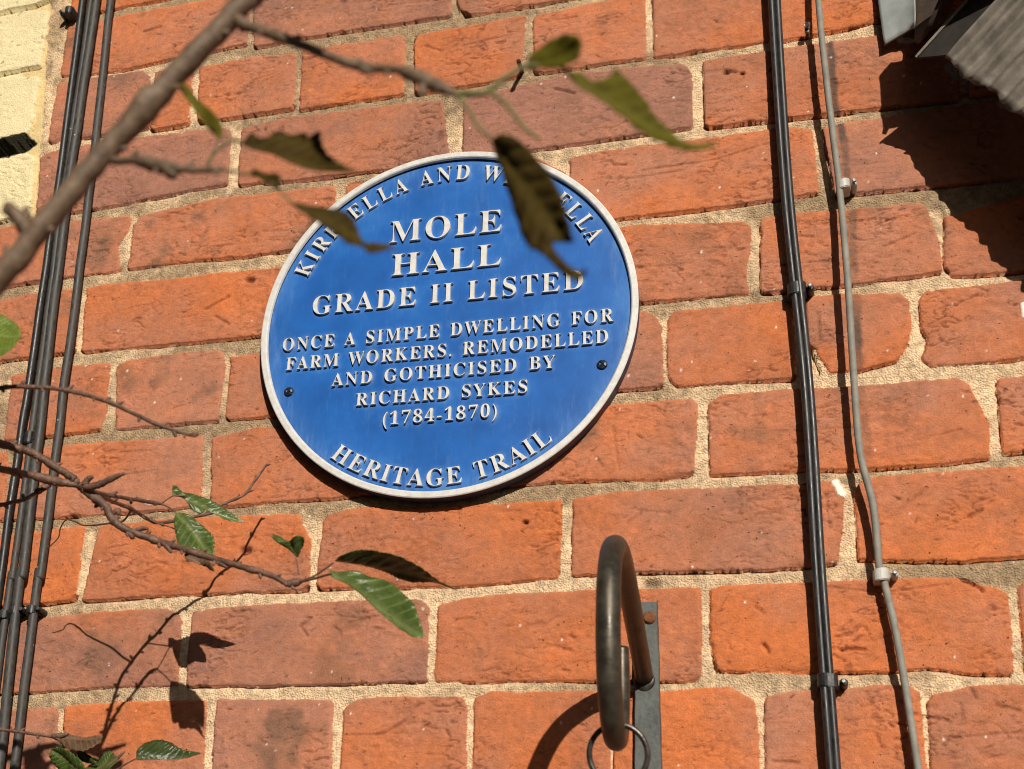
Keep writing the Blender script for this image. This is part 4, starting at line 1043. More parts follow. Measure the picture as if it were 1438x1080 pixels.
add_tube(bm, [tuple(v) for v in GYL], [0.0028] * len(GYL), 14)
tag(from_bm('cable', bm, gry, None, True), 'single pale grey cable curving down the right of the wall', 'cable')

def clip(x, z, w, h, depth, mat, label, group, nail_dx, nail_mat=steel, tilt=0.08, round_r=0.0):
    """saddle clip: a bridge over the cable(s) with a lug at one side holding a masonry nail"""
    root = empty('cable_clip', (x, 0, z))
    tag(root, label, 'cable clip', group)
    bm = bmesh.new()
    # bridge with a hollow: arch profile extruded over the height h
    prof = []
    n = 10
    for i in range(n + 1):
        a = math.pi * i / n
        prof.append((-math.cos(a) * w / 2 * (1.0 if 0.15 < i / n < 0.85 else 1.0), depth * (0.55 + 0.45 * math.sin(a) ** 0.6)))
    outer = [(-w / 2, 0.0)] + prof + [(w / 2, 0.0)]
    f = []
    for zz in (-h / 2, h / 2):
        f.append([bm.verts.new((x + px, -py, z + zz + px * tilt)) for px, py in outer])
    k = len(outer)
    for i in range(k - 1):
        bm.faces.new((f[0][i], f[0][i + 1], f[1][i + 1], f[1][i]))
    bm.faces.new(f[0][::-1]); bm.faces.new(f[1]); bm.faces.new((f[0][-1], f[0][0], f[1][0], f[1][-1]))
    bmesh.ops.bevel(bm, geom=[e for e in bm.edges if abs(e.verts[0].co.z - e.verts[1].co.z) < h * 0.5 and e.calc_length() < w], offset=0.0006, segments=2, affect='EDGES')
    from_bm('saddle', bm, mat, root)
    # lug
    bm = bmesh.new()
    lx = nail_dx; lr = h * 0.30
    ring0 = []; ring1 = []; ring2 = []
    for i in range(16):
        a = 2 * math.pi * i / 16
        ring0.append(bm.verts.new((x + lx + lr * math.cos(a), 0.001, z + lx * tilt + lr * math.sin(a))))
        ring1.append(bm.verts.new((x + lx + lr * math.cos(a), -depth * 0.62, z + lx * tilt + lr * math.sin(a))))
        ring2.append(bm.verts.new((x + lx + lr * 0.72 * math.cos(a), -depth * 0.72, z + lx * tilt + lr * 0.72 * math.sin(a))))
    for A, B in ((ring0, ring1), (ring1, ring2)):
        for i in range(16): bm.faces.new((A[i], A[(i + 1) % 16], B[(i + 1) % 16], B[i]))
    bm.faces.new(ring2); bm.faces.new(ring0[::-1])
    from_bm('lug', bm, mat, root)
    bm = bmesh.new()
    add_tube(bm, [(x + lx, 0.0, z + lx * tilt), (x + lx, -depth * 0.80, z + lx * tilt), (x + lx, -depth * 0.84, z + lx * tilt), (x + lx, -depth * 0.92, z + lx * tilt), (x + lx, -depth * 0.95, z + lx * tilt)],
             [0.0010, 0.0010, 0.0017, 0.0018, 0.0012], 14)
    from_bm('nail', bm, nail_mat, root, False)
    return root
gc = 'black clips on the twin cables'
clip(0.2105, -0.003, 0.0150, 0.0110, 0.0165, blk, 'black clip with bright nail on the twin cables, upper one in view', gc, 0.0105)
clip(0.2172, -0.3335, 0.0150, 0.0105, 0.0165, blk, 'black clip with bright nail on the twin cables, beside the hanging hook', gc, 0.0112, tilt=-0.1)
gg = 'pale grey clips on the grey cable'
clip(0.2525, 0.0905, 0.0105, 0.0085, 0.0175, lgr, 'pale grey clip on the grey cable, higher one beside the shadow', gg, 0.0085, tilt=0.2)
clip(0.2600, -0.2525, 0.0115, 0.0095, 0.0150, lgr, 'pale grey clip on the grey cable, lower one with grey nail', gg, 0.0098, tilt=0.1)
gk = 'small black clips on the left cables'
clip(-0.5145, 0.4135, 0.0090, 0.0090, 0.0135, blk, 'small black clip at the top of the left bundle by the cream bricks', gk, -0.0085, blk)
clip(-0.4872, -0.0825, 0.0085, 0.0120, 0.0110, blk, 'stubby black clip over the cable behind, beside the thin bare twig', gk, 0.0015, blk)
clip(-0.4560, -0.2535, 0.0100, 0.0075, 0.0150, blk, 'small black clip on the right cable of the left group', gk, 0.0072, dust)
clip(-0.4728, -0.2535, 0.0105, 0.0075, 0.0155, blk, 'small black clip on the middle cable of the left group', gk, 0.0076, dust)
clip(-0.4860, -0.2560, 0.0095, 0.0075, 0.0110, blk, 'small black clip nearest the left frame edge, third of three in a row', gk, -0.0070, dust)

# old bent nail with a scrap of metal near the grey cable, and a black nail above the plaque
bm = bmesh.new()
add_tube(bm, [(0.2325, 0.004, 0.259), (0.2322, -0.006, 0.259), (0.2315, -0.012, 0.2595), (0.231, -0.0125, 0.2595)], [0.0012, 0.0012, 0.0028, 0.0022], 10)
add_box(bm, 0.2292, 0.2328, -0.0085, -0.0065, 0.2545, 0.2625, 0.0006)
tag(from_bm('bent_nail', bm, steel), 'small bent steel nail beside the top of the grey cable', 'nail')
bm = bmesh.new()
add_tube(bm, [(-0.0260, 0.010, 0.262), (-0.0258, -0.003, 0.2615), (-0.0250, -0.016, 0.258), (-0.0240, -0.024, 0.2545), (-0.0239, -0.0252, 0.254)], [0.0019, 0.0020, 0.0020, 0.0021, 0.0012], 10)
tag(from_bm('iron_nail', bm, simple_mat('black_iron', (0.02, 0.018, 0.016), (0.05, 0.042, 0.036), 400, 0.6, 0.4)), 'black iron nail sticking out of the mortar above the plaque', 'nail')

# ---------------------------------------------------------------- iron hook bracket and its ring
iron = simple_mat('worn_dark_iron', (0.035, 0.030, 0.023), (0.095, 0.080, 0.056), 70, 0.33, 0.55, bump=0.35, dist=0.0006, rough2=0.55, detail=8)
platem = simple_mat('grey_painted_iron', (0.055, 0.062, 0.058), (0.11, 0.118, 0.108), 85, 0.5, 0.2, bump=0.5, dist=0.0007, rough2=0.65)
br_ = empty('hook_bracket', (0.083, 0, -0.33))
tag(br_, 'dark iron hook bracket curling out from a grey flat plate under the plaque', 'hook bracket')
bm = bmesh.new()
# flat bar, slightly uneven edges
b2 = bmesh.new()
nz_ = 40
cols = []
for i in range(nz_ + 1):
    z = -0.2655 - i * (0.42 / nz_)
    xl = 0.0755 + (z + 0.2655) * 0.012 + random.uniform(-1, 1) * 0.00025
    xr = 0.0926 + (z + 0.2655) * -0.012 + random.uniform(-1, 1) * 0.00035
    cols.append([b2.verts.new((xl, 0.0, z)), b2.verts.new((xl, -0.0058, z)), b2.verts.new((xl + 0.0006, -0.0064, z)), b2.verts.new((xr - 0.0006, -0.0064, z)), b2.verts.new((xr, -0.0058, z)), b2.verts.new((xr, 0.0, z))])
for a, b in zip(cols[:-1], cols[1:]):
    for k in range(6): b2.faces.new((a[k], a[(k + 1) % 6], b[(k + 1) % 6], b[k]))
b2.faces.new(cols[0]); b2.faces.new(cols[-1][::-1])
from_bm('plate', b2, platem, br_)
bm = bmesh.new()
add_tube(bm, [(0.0868, -0.006, -0.2785), (0.0868, -0.0072, -0.2785), (0.0868, -0.0088, -0.2785), (0.0868, -0.0092, -0.2785)], [0.0052, 0.0052, 0.0040, 0.001], 18)
from_bm('screw', bm, rust, br_)
hk = [(0, 0, 7.6), (55, 18, 7.8), (110, 36, 8.0), (165, 46, 8.2), (203, 38, 8.4), (226, 12, 8.6), (233, -24, 8.7), (229, -56, 8.6), (215, -79, 8.2), (196, -88, 7.8), (178, -80, 7.2), (166, -58, 6.6), (161, -34, 6.0), (160, -18, 5.4)]
L = spline([(82 + 0.016 * t, -t, -328 + z, r) for t, z, r in hk], 9) / 1000
bm = bmesh.new()
add_tube(bm, [tuple(v[:3]) for v in L], [v[3] * 0.91 for v in L], 22, wob=0.012)
from_bm('hook', bm, iron, br_, True)
# weld collar where the bar meets the plate
bm = bmesh.new()
bmesh.ops.create_icosphere(bm, subdivisions=3, radius=1)
for v in bm.verts:
    k = 1
    v.co = Vector((0.0822 + v.co.x * 0.0084 * k, -0.0058 + v.co.y * 0.0022 * k, -0.3290 + v.co.z * 0.0088 * k))
from_bm('weld', bm, iron, br_, True)

bm = bmesh.new()
cx, cy, cz, rr0 = 0.0868, -0.1965, -0.4255, 0.0182
prev = []
for i in range(49):
    a = 2 * math.pi * i / 48
    prev.append((cx + rr0 * math.sin(a), cy - 0.004 * math.cos(a), cz + rr0 * math.cos(a)))
rings = []
for i in range(48):
    a = 2 * math.pi * i / 48
    ring = []
    for k in range(12):
        b = 2 * math.pi * k / 12
        rad_ = rr0 + 0.0019 * math.cos(b)
        ring.append(bm.verts.new((cx + rad_ * math.sin(a), cy - 0.004 * math.cos(a) + 0.0019 * math.sin(b), cz + rad_ * math.cos(a))))
    rings.append(ring)
for i in range(48):
    for k in range(12):
        bm.faces.new((rings[i][k], rings[i][(k + 1) % 12], rings[(i + 1) % 48][(k + 1) % 12], rings[(i + 1) % 48][k]))
tag(from_bm('iron_ring', bm, simple_mat('worn_ring_steel', (0.05, 0.045, 0.04), (0.16, 0.15, 0.135), 200, 0.34, 0.75, bump=0.3), None, True), 'small steel ring hanging on the curl of the iron hook', 'ring')

# ---------------------------------------------------------------- lead flashing and the porch roof, top right
lead = simple_mat('grey_lead', (0.22, 0.24, 0.235), (0.36, 0.38, 0.37), 22, 0.55, 0.25, bump=0.3, dist=0.0012, rough2=0.7, detail=9)
FLP = [((289, -7, 560), (294, -9, 229)), ((308, -8, 560), (308, -13, 233.5)), ((325, -9, 560), (319, -22, 232)), ((345, -10, 560), (315.5, -44, 201)), ((362, -12, 560), (320, -78, 184)), ((380, -14, 560), (333, -96, 203))]
colsn = spline([np.array(a + b, float) for a, b in FLP], 8) / 1000
bm = bmesh.new()
rows = 26
gridv = []
for c_ in colsn:
    a, b = c_[:3], c_[3:]
    colv = []
    for j in range(rows + 1):
        t = j / rows
        tz = t ** 0.6; ty = tz ** 7; tx = tz ** 3
        p_ = np.array([a[0] * (1 - tx) + b[0] * tx, a[1] * (1 - ty) + b[1] * ty, a[2] * (1 - tz) + b[2] * tz])
        wv = 0.0012 * math.sin(j * 0.9 + c_[0] * 90) * (1 - t)
        colv.append(bm.verts.new((p_[0], p_[1] - wv, p_[2])))
    gridv.append(colv)
cut = 17
curl_co = [[v.co.copy() for v in cv] for cv in gridv[cut:]]
for cv in gridv[cut + 1:]:
    for v in cv: bm.verts.remove(v)
gridv = gridv[:cut + 1]
for a, b in zip(gridv[:-1], gridv[1:]):
    for j in range(rows): bm.faces.new((a[j], a[j + 1], b[j + 1], b[j]))
fl = from_bm('lead_flashing', bm, lead, None, True)
md = fl.modifiers.new('thick', 'SOLIDIFY'); md.thickness = 0.0022; md.offset = 0
tag(fl, 'grey lead flashing with a curled edge at the top right corner of the wall', 'flashing')

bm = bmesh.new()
gv = [[bm.verts.new(c_ + Vector((0.0006, 0.0016, 0))) for c_ in cv] for cv in curl_co]
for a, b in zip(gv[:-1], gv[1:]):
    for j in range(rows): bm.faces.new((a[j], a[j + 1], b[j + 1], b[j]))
ft = from_bm('shaded_curl', bm, simple_mat('brown_shaded_curl', (0.022, 0.013, 0.008), (0.06, 0.036, 0.022), 60, 0.9, bump=0.6, dist=0.001), None, True)  # the flashing's own curl, with its shade put into a dark colour
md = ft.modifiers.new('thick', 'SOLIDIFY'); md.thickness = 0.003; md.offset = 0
tag(ft, 'dark brown curl of the lead flashing, its shade painted in', 'flashing curl')

porch = empty('porch_roof', (0.40, -0.1, 0.12))
tag(porch, 'dirty corrugated plastic porch roof jutting in at the upper right corner', 'porch roof')
A = np.array([0.3322, -0.070, 0.1585]); Bv = np.array([0.425, -0.0955, 0.028])
du = (Bv - A); wlen = np.linalg.norm(du); du = du / wlen
dr = np.array([0.72, -0.30, 0.63]); dr = dr / np.linalg.norm(dr)
nn = np.cross(du, dr); nn = nn / np.linalg.norm(nn)
if nn[1] > 0: nn = -nn
bm = bmesh.new()
pitch = 0.0175
width = 0.62; length = 0.95
nu = 420; nv = 24
gridv = []
for i in range(nu + 1):
    s_ = width * i / nu
    ph = 2 * math.pi * s_ / pitch
    colv = []
    for j in range(nv + 1):
        t = length * (j / nv) ** 1.6
        jag = 0.0020 * math.sin(ph * 0.37 + 1) + 0.0008 * math.sin(ph * 1.31) + 0.0008 * (0.5 - 0.5 * math.cos(ph)) if j == 0 else 0
        p_ = A + du * s_ + dr * (t + jag) + nn * ((0.0010 + 0.0020 * min(1, j / 2)) * math.cos(ph + 0.5 * math.sin(ph * 0.21)) + 0.0006 * math.cos(2 * ph))
        colv.append(bm.verts.new(tuple(p_)))
    gridv.append(colv)
for a, b in zip(gridv[:-1], gridv[1:]):
    for j in range(nv): bm.faces.new((a[j], a[j + 1], b[j + 1], b[j]))
sheetm = simple_mat('dirty_cream_plastic', (0.10, 0.085, 0.066), (0.24, 0.21, 0.17), 45, 0.5, bump=0.2, dist=0.001, detail=9)
sh = from_bm('corrugated_sheet', bm, sheetm, porch, True)
md = sh.modifiers.new('thick', 'SOLIDIFY'); md.thickness = 0.0015; md.offset = 0
wood = simple_mat('dark_weathered_timber', (0.045, 0.025, 0.012), (0.12, 0.065, 0.03), 40, 0.85, bump=0.5, dist=0.001)
def beam(name, p0, p1, a, b, mat, parent):
    """square timber from p0 to p1, sides a (along the wall normal) and b"""
    p0, p1 = Vector(p0), Vector(p1)
    d = (p1 - p0).normalized(); nrm = Vector((0, -1, 0)); nrm = (nrm - d * nrm.dot(d)).normalized(); s = d.cross(nrm)
    bm = bmesh.new()
    vs = []
    for p_ in (p0, p1):
        vs.append([bm.verts.new(p_ + nrm * x_ + s * y_) for x_, y_ in ((0, -b / 2), (a, -b / 2), (a, b / 2), (0, b / 2))])
    for k in range(4): bm.faces.new((vs[0][k], vs[0][(k + 1) % 4], vs[1][(k + 1) % 4], vs[1][k]))
    bm.faces.new(vs[0][::-1]); bm.faces.new(vs[1])
    bmesh.ops.bevel(bm, geom=bm.edges[:], offset=0.002, segments=2, affect='EDGES')
    return from_bm(name, bm, mat, parent)
beam('shade_block_low', (0.335, -0.090, 0.234), (0.95, -0.090, 0.234), 0.024, 0.056, wood, porch)  # block added mostly out of view to cast the shade under the roof
beam('shade_block_high', (0.377, -0.092, 0.330), (0.95, -0.092, 0.330), 0.024, 0.134, wood, porch)  # second added block, shades the wall right of the flashing
trim = simple_mat('dark_trim_plastic', (0.012, 0.009, 0.007), (0.035, 0.028, 0.022), 60, 0.5)
bm = bmesh.new()
q0 = A - du * 0.021 - dr * 0.010; q1 = A + du * 0.001 + dr * 0.006
quad = [q0, q1, q1 + dr * 0.95, q0 + dr * 0.95]
lo_ = [bm.verts.new(tuple(q_ + nn * 0.0012)) for q_ in quad]; hi_ = [bm.verts.new(tuple(q_ - nn * 0.0012)) for q_ in quad]
bm.faces.new(lo_); bm.faces.new(hi_[::-1])
for k in range(4): bm.faces.new((lo_[k], lo_[(k + 1) % 4], hi_[(k + 1) % 4], hi_[k]))
from_bm('edge_trim', bm, trim, porch)
beam('edge_strip', tuple(q0 + nn * 0.0008), tuple(q0 + dr * 0.95 + nn * 0.0008), 0.0022, 0.0022, simple_mat('pale_edge_strip', (0.16, 0.14, 0.11), (0.28, 0.25, 0.2), 100, 0.5), porch)
# ---------------------------------------------------------------- the cherry branches in front of the wall
def bark_mat(name, c1, c2, c3):
    m, nt, b = nodes(name)
    tc = N(nt, 'ShaderNodeTexCoord')
    n1 = N(nt, 'ShaderNodeTexNoise', Scale=160, Detail=8, Roughness=0.7)
    n2 = N(nt, 'ShaderNodeTexNoise', Scale=700, Detail=4)
    n3 = N(nt, 'ShaderNodeTexVoronoi', Scale=420)
    for n in (n1, n2, n3): nt.links.new(tc.outputs['Object'], n.inputs['Vector'])
    c = ramp(nt, n1.outputs[0], [(0.32, c1), (0.52, c2), (0.72, c3)])
    lent = ramp(nt, n3.outputs['Distance'], [(0.10, (1, 1, 1)), (0.22, (0, 0, 0))])
    mx = N(nt, 'ShaderNodeMix', data_type='RGBA')
    ml = N(nt, 'ShaderNodeMath', operation='MULTIPLY'); ml.inputs[1].default_value = 0.45
    nt.links.new(lent, ml.inputs[0])
    nt.links.new(ml.outputs[0], mx.inputs['Factor']); nt.links.new(c, mx.inputs[6]); mx.inputs[7].default_value = tuple(min(1, v * 1.6) for v in c3) + (1,)
    nt.links.new(mx.outputs[2], b.inputs['Base Color'])
    b.inputs['Roughness'].default_value = 0.6
    bp = N(nt, 'ShaderNodeBump', Strength=0.7, Distance=0.0007)
    nt.links.new(n2.outputs[0], bp.inputs['Height']); nt.links.new(bp.outputs[0], b.inputs['Normal'])
    return m
bark = bark_mat('cherry_bark', (0.05, 0.026, 0.016), (0.13, 0.065, 0.04), (0.24, 0.15, 0.10))
bark_grey = bark_mat('grey_cherry_bark', (0.07, 0.040, 0.022), (0.15, 0.095, 0.055), (0.23, 0.16, 0.10))
bark_green = bark_mat('green_shoot_bark', (0.07, 0.06, 0.02), (0.15, 0.13, 0.04), (0.24, 0.19, 0.08))

def leaf_mat(name, lo, hi, vein, trans, spots=0.35, rough=0.42, spec=0.4):
    m, nt, b = nodes(name)
    out = nt.nodes['Material Output']
    at = N(nt, 'ShaderNodeAttribute', attribute_name='blade')
    tc = N(nt, 'ShaderNodeTexCoord')
    sx = N(nt, 'ShaderNodeSeparateXYZ'); nt.links.new(at.outputs['Vector'], sx.inputs[0])
    ab = N(nt, 'ShaderNodeMath', operation='ABSOLUTE'); nt.links.new(sx.outputs[1], ab.inputs[0])
    k = N(nt, 'ShaderNodeMath', operation='MULTIPLY_ADD'); nt.links.new(ab.outputs[0], k.inputs[0]); k.inputs[1].default_value = -0.75; nt.links.new(sx.outputs[0], k.inputs[2])
    f = N(nt, 'ShaderNodeMath', operation='MULTIPLY'); nt.links.new(k.outputs[0], f.inputs[0]); f.inputs[1].default_value = 9.0
    fr = N(nt, 'ShaderNodeMath', operation='FRACT'); nt.links.new(f.outputs[0], fr.inputs[0])
    pp = N(nt, 'ShaderNodeMath', operation='PINGPONG'); nt.links.new(fr.outputs[0], pp.inputs[0]); pp.inputs[1].default_value = 0.5
    side = ramp(nt, pp.outputs[0], [(0.0, (1, 1, 1)), (0.10, (0.35, 0.35, 0.35)), (0.2, (0, 0, 0))])
    midr = ramp(nt, ab.outputs[0], [(0.0, (1, 1, 1)), (0.035, (0.6, 0.6, 0.6)), (0.06, (0, 0, 0))])
    vmx = N(nt, 'ShaderNodeMath', operation='MAXIMUM'); nt.links.new(side, vmx.inputs[0]); nt.links.new(midr, vmx.inputs[1])
    n1 = N(nt, 'ShaderNodeTexNoise', Scale=130, Detail=7, Roughness=0.65)
    n2 = N(nt, 'ShaderNodeTexNoise', Scale=260, Detail=5, Roughness=0.6)
    for n in (n1, n2): nt.links.new(tc.outputs['Object'], n.inputs['Vector'])
    c = ramp(nt, n1.outputs[0], [(0.3, lo), (0.7, hi)])
    mx = N(nt, 'ShaderNodeMix', data_type='RGBA')
    mv = N(nt, 'ShaderNodeMath', operation='MULTIPLY'); mv.inputs[1].default_value = 0.55; nt.links.new(vmx.outputs[0], mv.inputs[0])
    nt.links.new(mv.outputs[0], mx.inputs['Factor']); nt.links.new(c, mx.inputs[6]); mx.inputs[7].default_value = tuple(vein) + (1,)
    sp = ramp(nt, n2.outputs[0], [(0.58, (0, 0, 0)), (0.66, (1, 1, 1))])
    ms = N(nt, 'ShaderNodeMath', operation='MULTIPLY'); ms.inputs[1].default_value = spots; nt.links.new(sp, ms.inputs[0])
    mx2 = N(nt, 'ShaderNodeMix', data_type='RGBA')
    nt.links.new(ms.outputs[0], mx2.inputs['Factor']); nt.links.new(mx.outputs[2], mx2.inputs[6]); mx2.inputs[7].default_value = (0.035, 0.018, 0.008, 1)
    nt.links.new(mx2.outputs[2], b.inputs['Base Color'])
    b.inputs['Roughness'].default_value = rough
    b.inputs['Specular IOR Level'].default_value = spec
    bp = N(nt, 'ShaderNodeBump', Strength=0.6, Distance=0.0006)
    inv = N(nt, 'ShaderNodeMath', operation='MULTIPLY_ADD'); nt.links.new(vmx.outputs[0], inv.inputs[0]); inv.inputs[1].default_value = -0.7; nt.links.new(n2.outputs[0], inv.inputs[2])
    nt.links.new(inv.outputs[0], bp.inputs['Height']); nt.links.new(bp.outputs[0], b.inputs['Normal'])
    tr = N(nt, 'ShaderNodeBsdfTranslucent')
    gm = N(nt, 'ShaderNodeMixRGB', blend_type='MULTIPLY'); gm.inputs[0].default_value = 1.0
    nt.links.new(mx2.outputs[2], gm.inputs[1]); gm.inputs[2].default_value = (1.9, 1.8, 0.9, 1)
    nt.links.new(gm.outputs[0], tr.inputs['Color'])
    mxs = N(nt, 'ShaderNodeMixShader'); mxs.inputs[0].default_value = trans
    nt.links.new(b.outputs[0], mxs.inputs[1]); nt.links.new(tr.outputs[0], mxs.inputs[2])
    nt.links.new(mxs.outputs[0], out.inputs['Surface'])
    return m
lf_green = leaf_mat('green_leaf', (0.040, 0.075, 0.014), (0.105, 0.150, 0.030), (0.22, 0.26, 0.09), 0.22, 0.6, 0.34, 0.5)
lf_dark = leaf_mat('dark_green_leaf', (0.032, 0.052, 0.012), (0.070, 0.098, 0.024), (0.12, 0.15, 0.06), 0.34, 0.5, 0.34, 0.5)
lf_olive = leaf_mat('olive_leaf', (0.060, 0.052, 0.004), (0.125, 0.108, 0.010), (0.16, 0.14, 0.02), 0.2, 0.75, 0.65, 0.08)
lf_brown = leaf_mat('brown_spotted_leaf', (0.022, 0.013, 0.003), (0.065, 0.042, 0.007), (0.09, 0.065, 0.015), 0.10, 0.85, 0.7, 0.08)
lf_dead = leaf_mat('withered_leaf', (0.06, 0.030, 0.014), (0.17, 0.095, 0.05), (0.22, 0.14, 0.08), 0.12, 0.6, 0.6)
lf_lime = leaf_mat('lime_leaf', (0.11, 0.17, 0.02), (0.22, 0.29, 0.045), (0.32, 0.37, 0.12), 0.35)

def leaf(key, mat, parent, label=None, teeth=0.0004, wave=0.0006):
    pts, b0, t0 = LV[key]
    P = [Vector(p) / 1000 for p in pts]
    base, tip = Vector(b0) / 1000, Vector(t0) / 1000
    cen = sum(P, Vector()) / len(P)
    u = (tip - base); ul = u.length; u = u / ul
    nrm = Vector()
    for i in range(len(P)):
        nrm += (P[i] - cen).cross(P[(i + 1) % len(P)] - cen)
    nrm.normalize()
    if nrm.y > 0: nrm = -nrm
    v = nrm.cross(u).normalized()
    hw = max(abs((p - base).dot(v)) for p in P) + 1e-5
    # denser outline with forward pointing teeth
    Q = []
    sm = spline(P + [P[0]], 3)
    sm = [Vector(q) * 0.5 + Vector(q) * 0.5 for q in sm[:-1]]
    for i in range(len(sm)):
        a, b = sm[i], sm[(i + 1) % len(sm)]
        n = max(1, int((b - a).length / 0.0013))
        for k in range(n):
            q = a.lerp(b, k / n)
            Q.append(q)
    out = []
    for i, q in enumerate(Q):
        rad = (q - cen); rad = rad - nrm * rad.dot(nrm)
        if rad.length > 1e-6: rad.normalize()
        out.append(q + (rad + u * 0.5) * (teeth if i % 2 else -teeth * 0.5) * random.uniform(0.5, 1.4))
    bm = bmesh.new()
    vs = [bm.verts.new(q) for q in out]
    es = [bm.edges.new((vs[i], vs[(i + 1) % len(vs)])) for i in range(len(vs))]
    bmesh.ops.triangle_fill(bm, use_beauty=True, use_dissolve=False, edges=es)
    for _ in range(3):
        inner = [e for e in bm.edges if not e.is_boundary and e.calc_length() > 0.0022]
        if not inner: break
        bmesh.ops.subdivide_edges(bm, edges=inner, cuts=1, use_grid_fill=False)
        bmesh.ops.triangulate(bm, faces=[f for f in bm.faces if len(f.verts) > 3])
    iv = [w for w in bm.verts if not w.is_boundary]
    for _ in range(6):
        bmesh.ops.smooth_vert(bm, verts=iv, factor=0.5, use_axis_x=True, use_axis_y=True, use_axis_z=True)
    for w in bm.verts:
        d = w.co - base
        uu = d.dot(u) / ul; vv = d.dot(v) / hw
        cor = math.sin((uu - 0.75 * abs(vv) * hw / ul * 1.6) * 9 * 2 * math.pi)
        w.co = w.co + nrm * (wave * cor * min(1, abs(vv) * 3) * (0.4 + 0.6 * (1 - abs(vv))) - 0.0016 * math.exp(-(vv / 0.16) ** 2) + 0.0009 * math.sin(uu * 7 + vv * 3))
    blade = []
    bm.verts.ensure_lookup_table()
    bm.verts.index_update()
    for w in bm.verts:
        d = w.co - base
        blade.append((d.dot(u) / ul, d.dot(v) / ul * 1.0, 0))
    me = bpy.data.meshes.new('leaf')
    bmesh.ops.recalc_face_normals(bm, faces=bm.faces)
    bm.to_mesh(me); bm.free()
    at = me.attributes.new('blade', 'FLOAT_VECTOR', 'POINT')
    at.data.foreach_set('vector', np.array(blade, np.float32).ravel())
    o = link('leaf', me, mat, parent, True)
    md = o.modifiers.new('thick', 'SOLIDIFY'); md.thickness = 0.0003; md.offset = 0
    if label: o['label'] = label
    return o

def stems(name, runs, mat, parent, bud=()):
    """runs: (points mm, r0 mm, r1 mm, knobbliness) all joined into one woody mesh"""
    bm = bmesh.new()
    for P, r0, r1, kn in runs:
        L = spline(mm(P), 10)
        n = len(L)
        s = np.linspace(0, 1, n)
        rs = []
        ph = random.uniform(0, 6)
        for i in range(n):
            r = r0 + (r1 - r0) * s[i]
            nd = max(0, math.sin(s[i] * kn * 9 + ph)) ** 14
            rs.append(r * (1 + 0.34 * nd * (1 if kn else 0)) / 1000)
        if kn:
            for i in range(1, n - 1):
                L[i] = L[i] + np.array([random.uniform(-1, 1) for _ in range(3)]) * r1 / 1000 * 0.12
        rs[-1] *= 0.6
        add_tube(bm, [tuple(q) for q in L], rs, 10, wob=0.07)
        if kn > 1:                              # side buds, one every centimetre or two, alternating
            acc = random.uniform(0, 0.01); sd_ = 1
            for i in range(2, n - 1):
                acc += float(np.linalg.norm(L[i] - L[i - 1]))
                if acc > random.uniform(0.009, 0.02):
                    acc = 0; sd_ = -sd_
                    t_ = Vector(L[i + 1] - L[i - 1]).normalized()
                    o_ = t_.cross(Vector((0.2, -1, 0.1))).normalized() * sd_ + Vector((0, random.uniform(-0.6, 0.2), 0))
                    d_ = (t_ * random.uniform(0.5, 1.1) + o_).normalized()
                    b0 = Vector(L[i]); ln = random.uniform(0.0022, 0.0046); rb = min(0.0011, rs[i] * 0.75) * random.uniform(0.8, 1.2)
                    add_tube(bm, [b0, b0 + d_ * (rs[i] * 0.9), b0 + d_ * (rs[i] + ln * 0.45), b0 + d_ * (rs[i] + ln * 0.8), b0 + d_ * (rs[i] + ln)], [rb * 0.8, rb, rb * 1.1, rb * 0.7, rb * 0.15], 7, wob=0.12)
    for P, r in bud:                            # pointed buds and bud scales
        L = spline(mm(P), 6)
        n = len(L)
        rs = [r / 1000 * (0.55 + 0.75 * math.sin(math.pi * min(1, (i / (n - 1)) * 0.8 + 0.2)) + 0.12 * (i % 2)) for i in range(n)]
        rs[-1] = r / 1000 * 0.15
        add_tube(bm, [tuple(q) for q in L], rs, 8, wob=0.15)
    return from_bm(name, bm, mat, parent, True)

# blurred branch close to the camera
fb = empty('cherry_branch', tuple(np.array(F_trunk[2]) / 1000))
tag(fb, 'out of focus grey branch with curled olive and brown leaves across the top left', 'branch')
stems('stem', [(F_trunk, 4.9, 4.2, 2), (F_side1, 2.4, 1.2, 3), (F_side2, 1.7, 1.1, 3)], bark_grey, fb,
      [(F_spur, 2.3), (F_spur2, 1.5), (F_spur3, 1.4), (F_bud1, 1.2), (F_bud2, 1.4), (F_bud3, 1.9), ([F_side1[5], F_side1[6], F_side1[7]], 2.1), ([F_side2[1], F_side2[2], F_side2[3]], 2.1)])
stems('green_shoot', [(F_fork1, 1.2, 0.9, 0), (F_pet2, 0.8, 0.65, 0), (F_pet3, 0.85, 0.7, 0), (F_pet4, 0.7, 0.65, 0)], bark_green, fb)
for q_, r_ in ((F_pet5, 0.8), (F_pet6, 0.65), (F_pet7, 0.55), (F_pet8, 0.65)):
    stems('petiole', [(q_, r_, r_ * 0.8, 0)], bark_green, fb)
leaf('F_a', lf_olive, fb, 'small rounded olive leaf over the bricks')
leaf('F_b', lf_olive, fb, 'long curved olive leaf pointing right')
leaf('F_c', lf_brown, fb, 'torn dark brown leaf hanging over the plaque')
leaf('F_d', lf_brown, fb, 'shrivelled brown leaf left of the plaque')
leaf('F_e', lf_brown, fb)
leaf('F_f', lf_brown, fb, 'spotted brown and green leaf crossing the rim of the plaque')
leaf('F_g', lf_olive, fb, 'narrow green leaf under the branch')

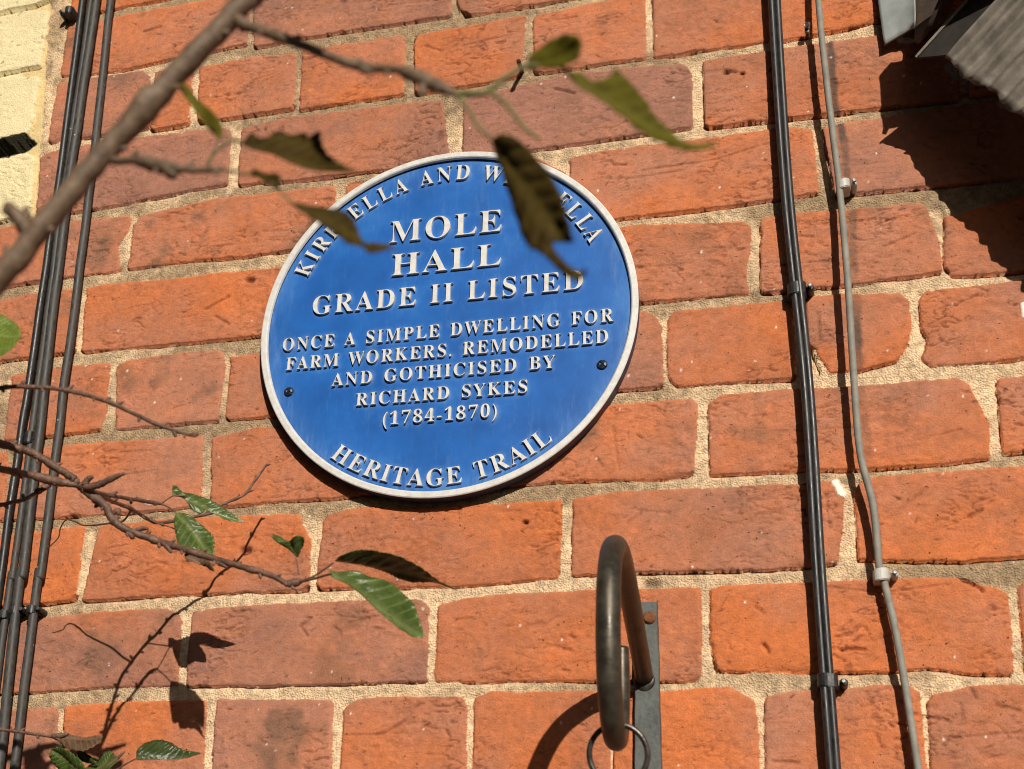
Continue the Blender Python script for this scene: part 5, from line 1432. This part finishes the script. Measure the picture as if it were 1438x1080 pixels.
# the sharp twigs nearer the wall, lower left
lb = empty('cherry_branch', tuple(np.array(L_t1[4]) / 1000))
tag(lb, 'sharp brown branching twig with toothed green leaves casting the shadow at lower left', 'branch')
stems('stem', [(L_t1, 3.0, 2.6, 3), (L_t2, 2.5, 2.4, 3), (L_main, 3.3, 1.5, 5), (L_s1, 1.7, 1.1, 4), (L_s2, 1.7, 1.0, 5), (L_tend, 0.9, 0.45, 1), (L_t3, 1.5, 1.3, 5), (L_pB, 0.5, 0.5, 0), (L_pA, 0.6, 0.5, 0), (L_pC, 0.6, 0.5, 0)], bark, lb,
      [(L_shoot, 1.9), (L_bud, 1.7), (L_b1, 1.6), (L_b2, 1.5), (L_b3, 1.5), (L_b4, 1.3), (L_b5, 1.2), (L_b6, 1.3), (L_b7, 0.8), (L_b8, 0.9),
       ([L_main[10], L_main[11], L_main[12]], 2.2), ([L_s1[3], L_s1[4], L_s1[5]], 1.2), ([L_t3[3], L_t3[4], L_t3[5]], 1.9), ([L_t2[2], L_t2[3], L_t2[4]], 2.6)])
for q_, r_ in ((L_p1, 0.75), (L_p2, 0.85), (L_p3, 0.42)):
    stems('petiole', [(q_, r_, r_ * 0.9, 0)], bark, lb)
leaf('L_1', lf_dark, lb, 'long dark leaf seen from its shaded underside')
leaf('L_2', lf_green, lb, 'long green leaf with small holes pointing down right')
leaf('L_3', lf_green, lb, 'torn stub of a green leaf')
leaf('L_B', lf_green, lb, 'narrow folded leaf seen edge on')
leaf('L_A', lf_green, lb, 'glossy toothed leaf with pale side veins')
leaf('L_A2', lf_dead, lb, 'torn brown leaf tip')
leaf('L_C', lf_dead, lb, teeth=0.0003)

# leaves at the bottom left corner
mb = empty('cherry_sprig', tuple(np.array(M_tw[1]) / 1000))
tag(mb, 'leafy sprig with a withered leaf at the bottom left corner', 'sprig')
stems('stem', [(M_tw, 1.3, 1.0, 4), (M_st, 0.9, 0.7, 2), (M_p3, 0.7, 0.5, 0)], bark, mb, [(M_pd, 1.6), ([M_st[1], M_st[2], M_st[3]], 1.2), ([(q[0], q[1], q[2] - 3) for q in M_st[:3]], 2.4)])
leaf('M_d', lf_dead, mb, 'withered curled brown leaf')
leaf('M_1', lf_green, mb)
leaf('M_s', lf_dark, mb)
leaf('M_2', lf_green, mb)
leaf('M_3', lf_dark, mb, 'pointed toothed leaf curving right')

# bare twig and the lime leaf at the left edge
tw = empty('bare_twig', tuple(np.array(T4[0]) / 1000))
tag(tw, 'thin bare brown twig arching in from the left edge above the others', 'twig')
a_, b_ = np.array(T4[0]), np.array(LV['T_l'][1])
stems('stem', [(T4, 1.55, 1.05, 5), ([tuple(a_), tuple(a_ * 0.5 + b_ * 0.5 + np.array([-6, 0, 2])), tuple(b_)], 0.9, 0.6, 0)], bark, tw, [(T4b[0], 0.9), (T4b[1], 1.0), (T4b[2], 1.1)])
leaf('T_l', lf_lime, tw, 'bright lime leaf cut by the left edge')
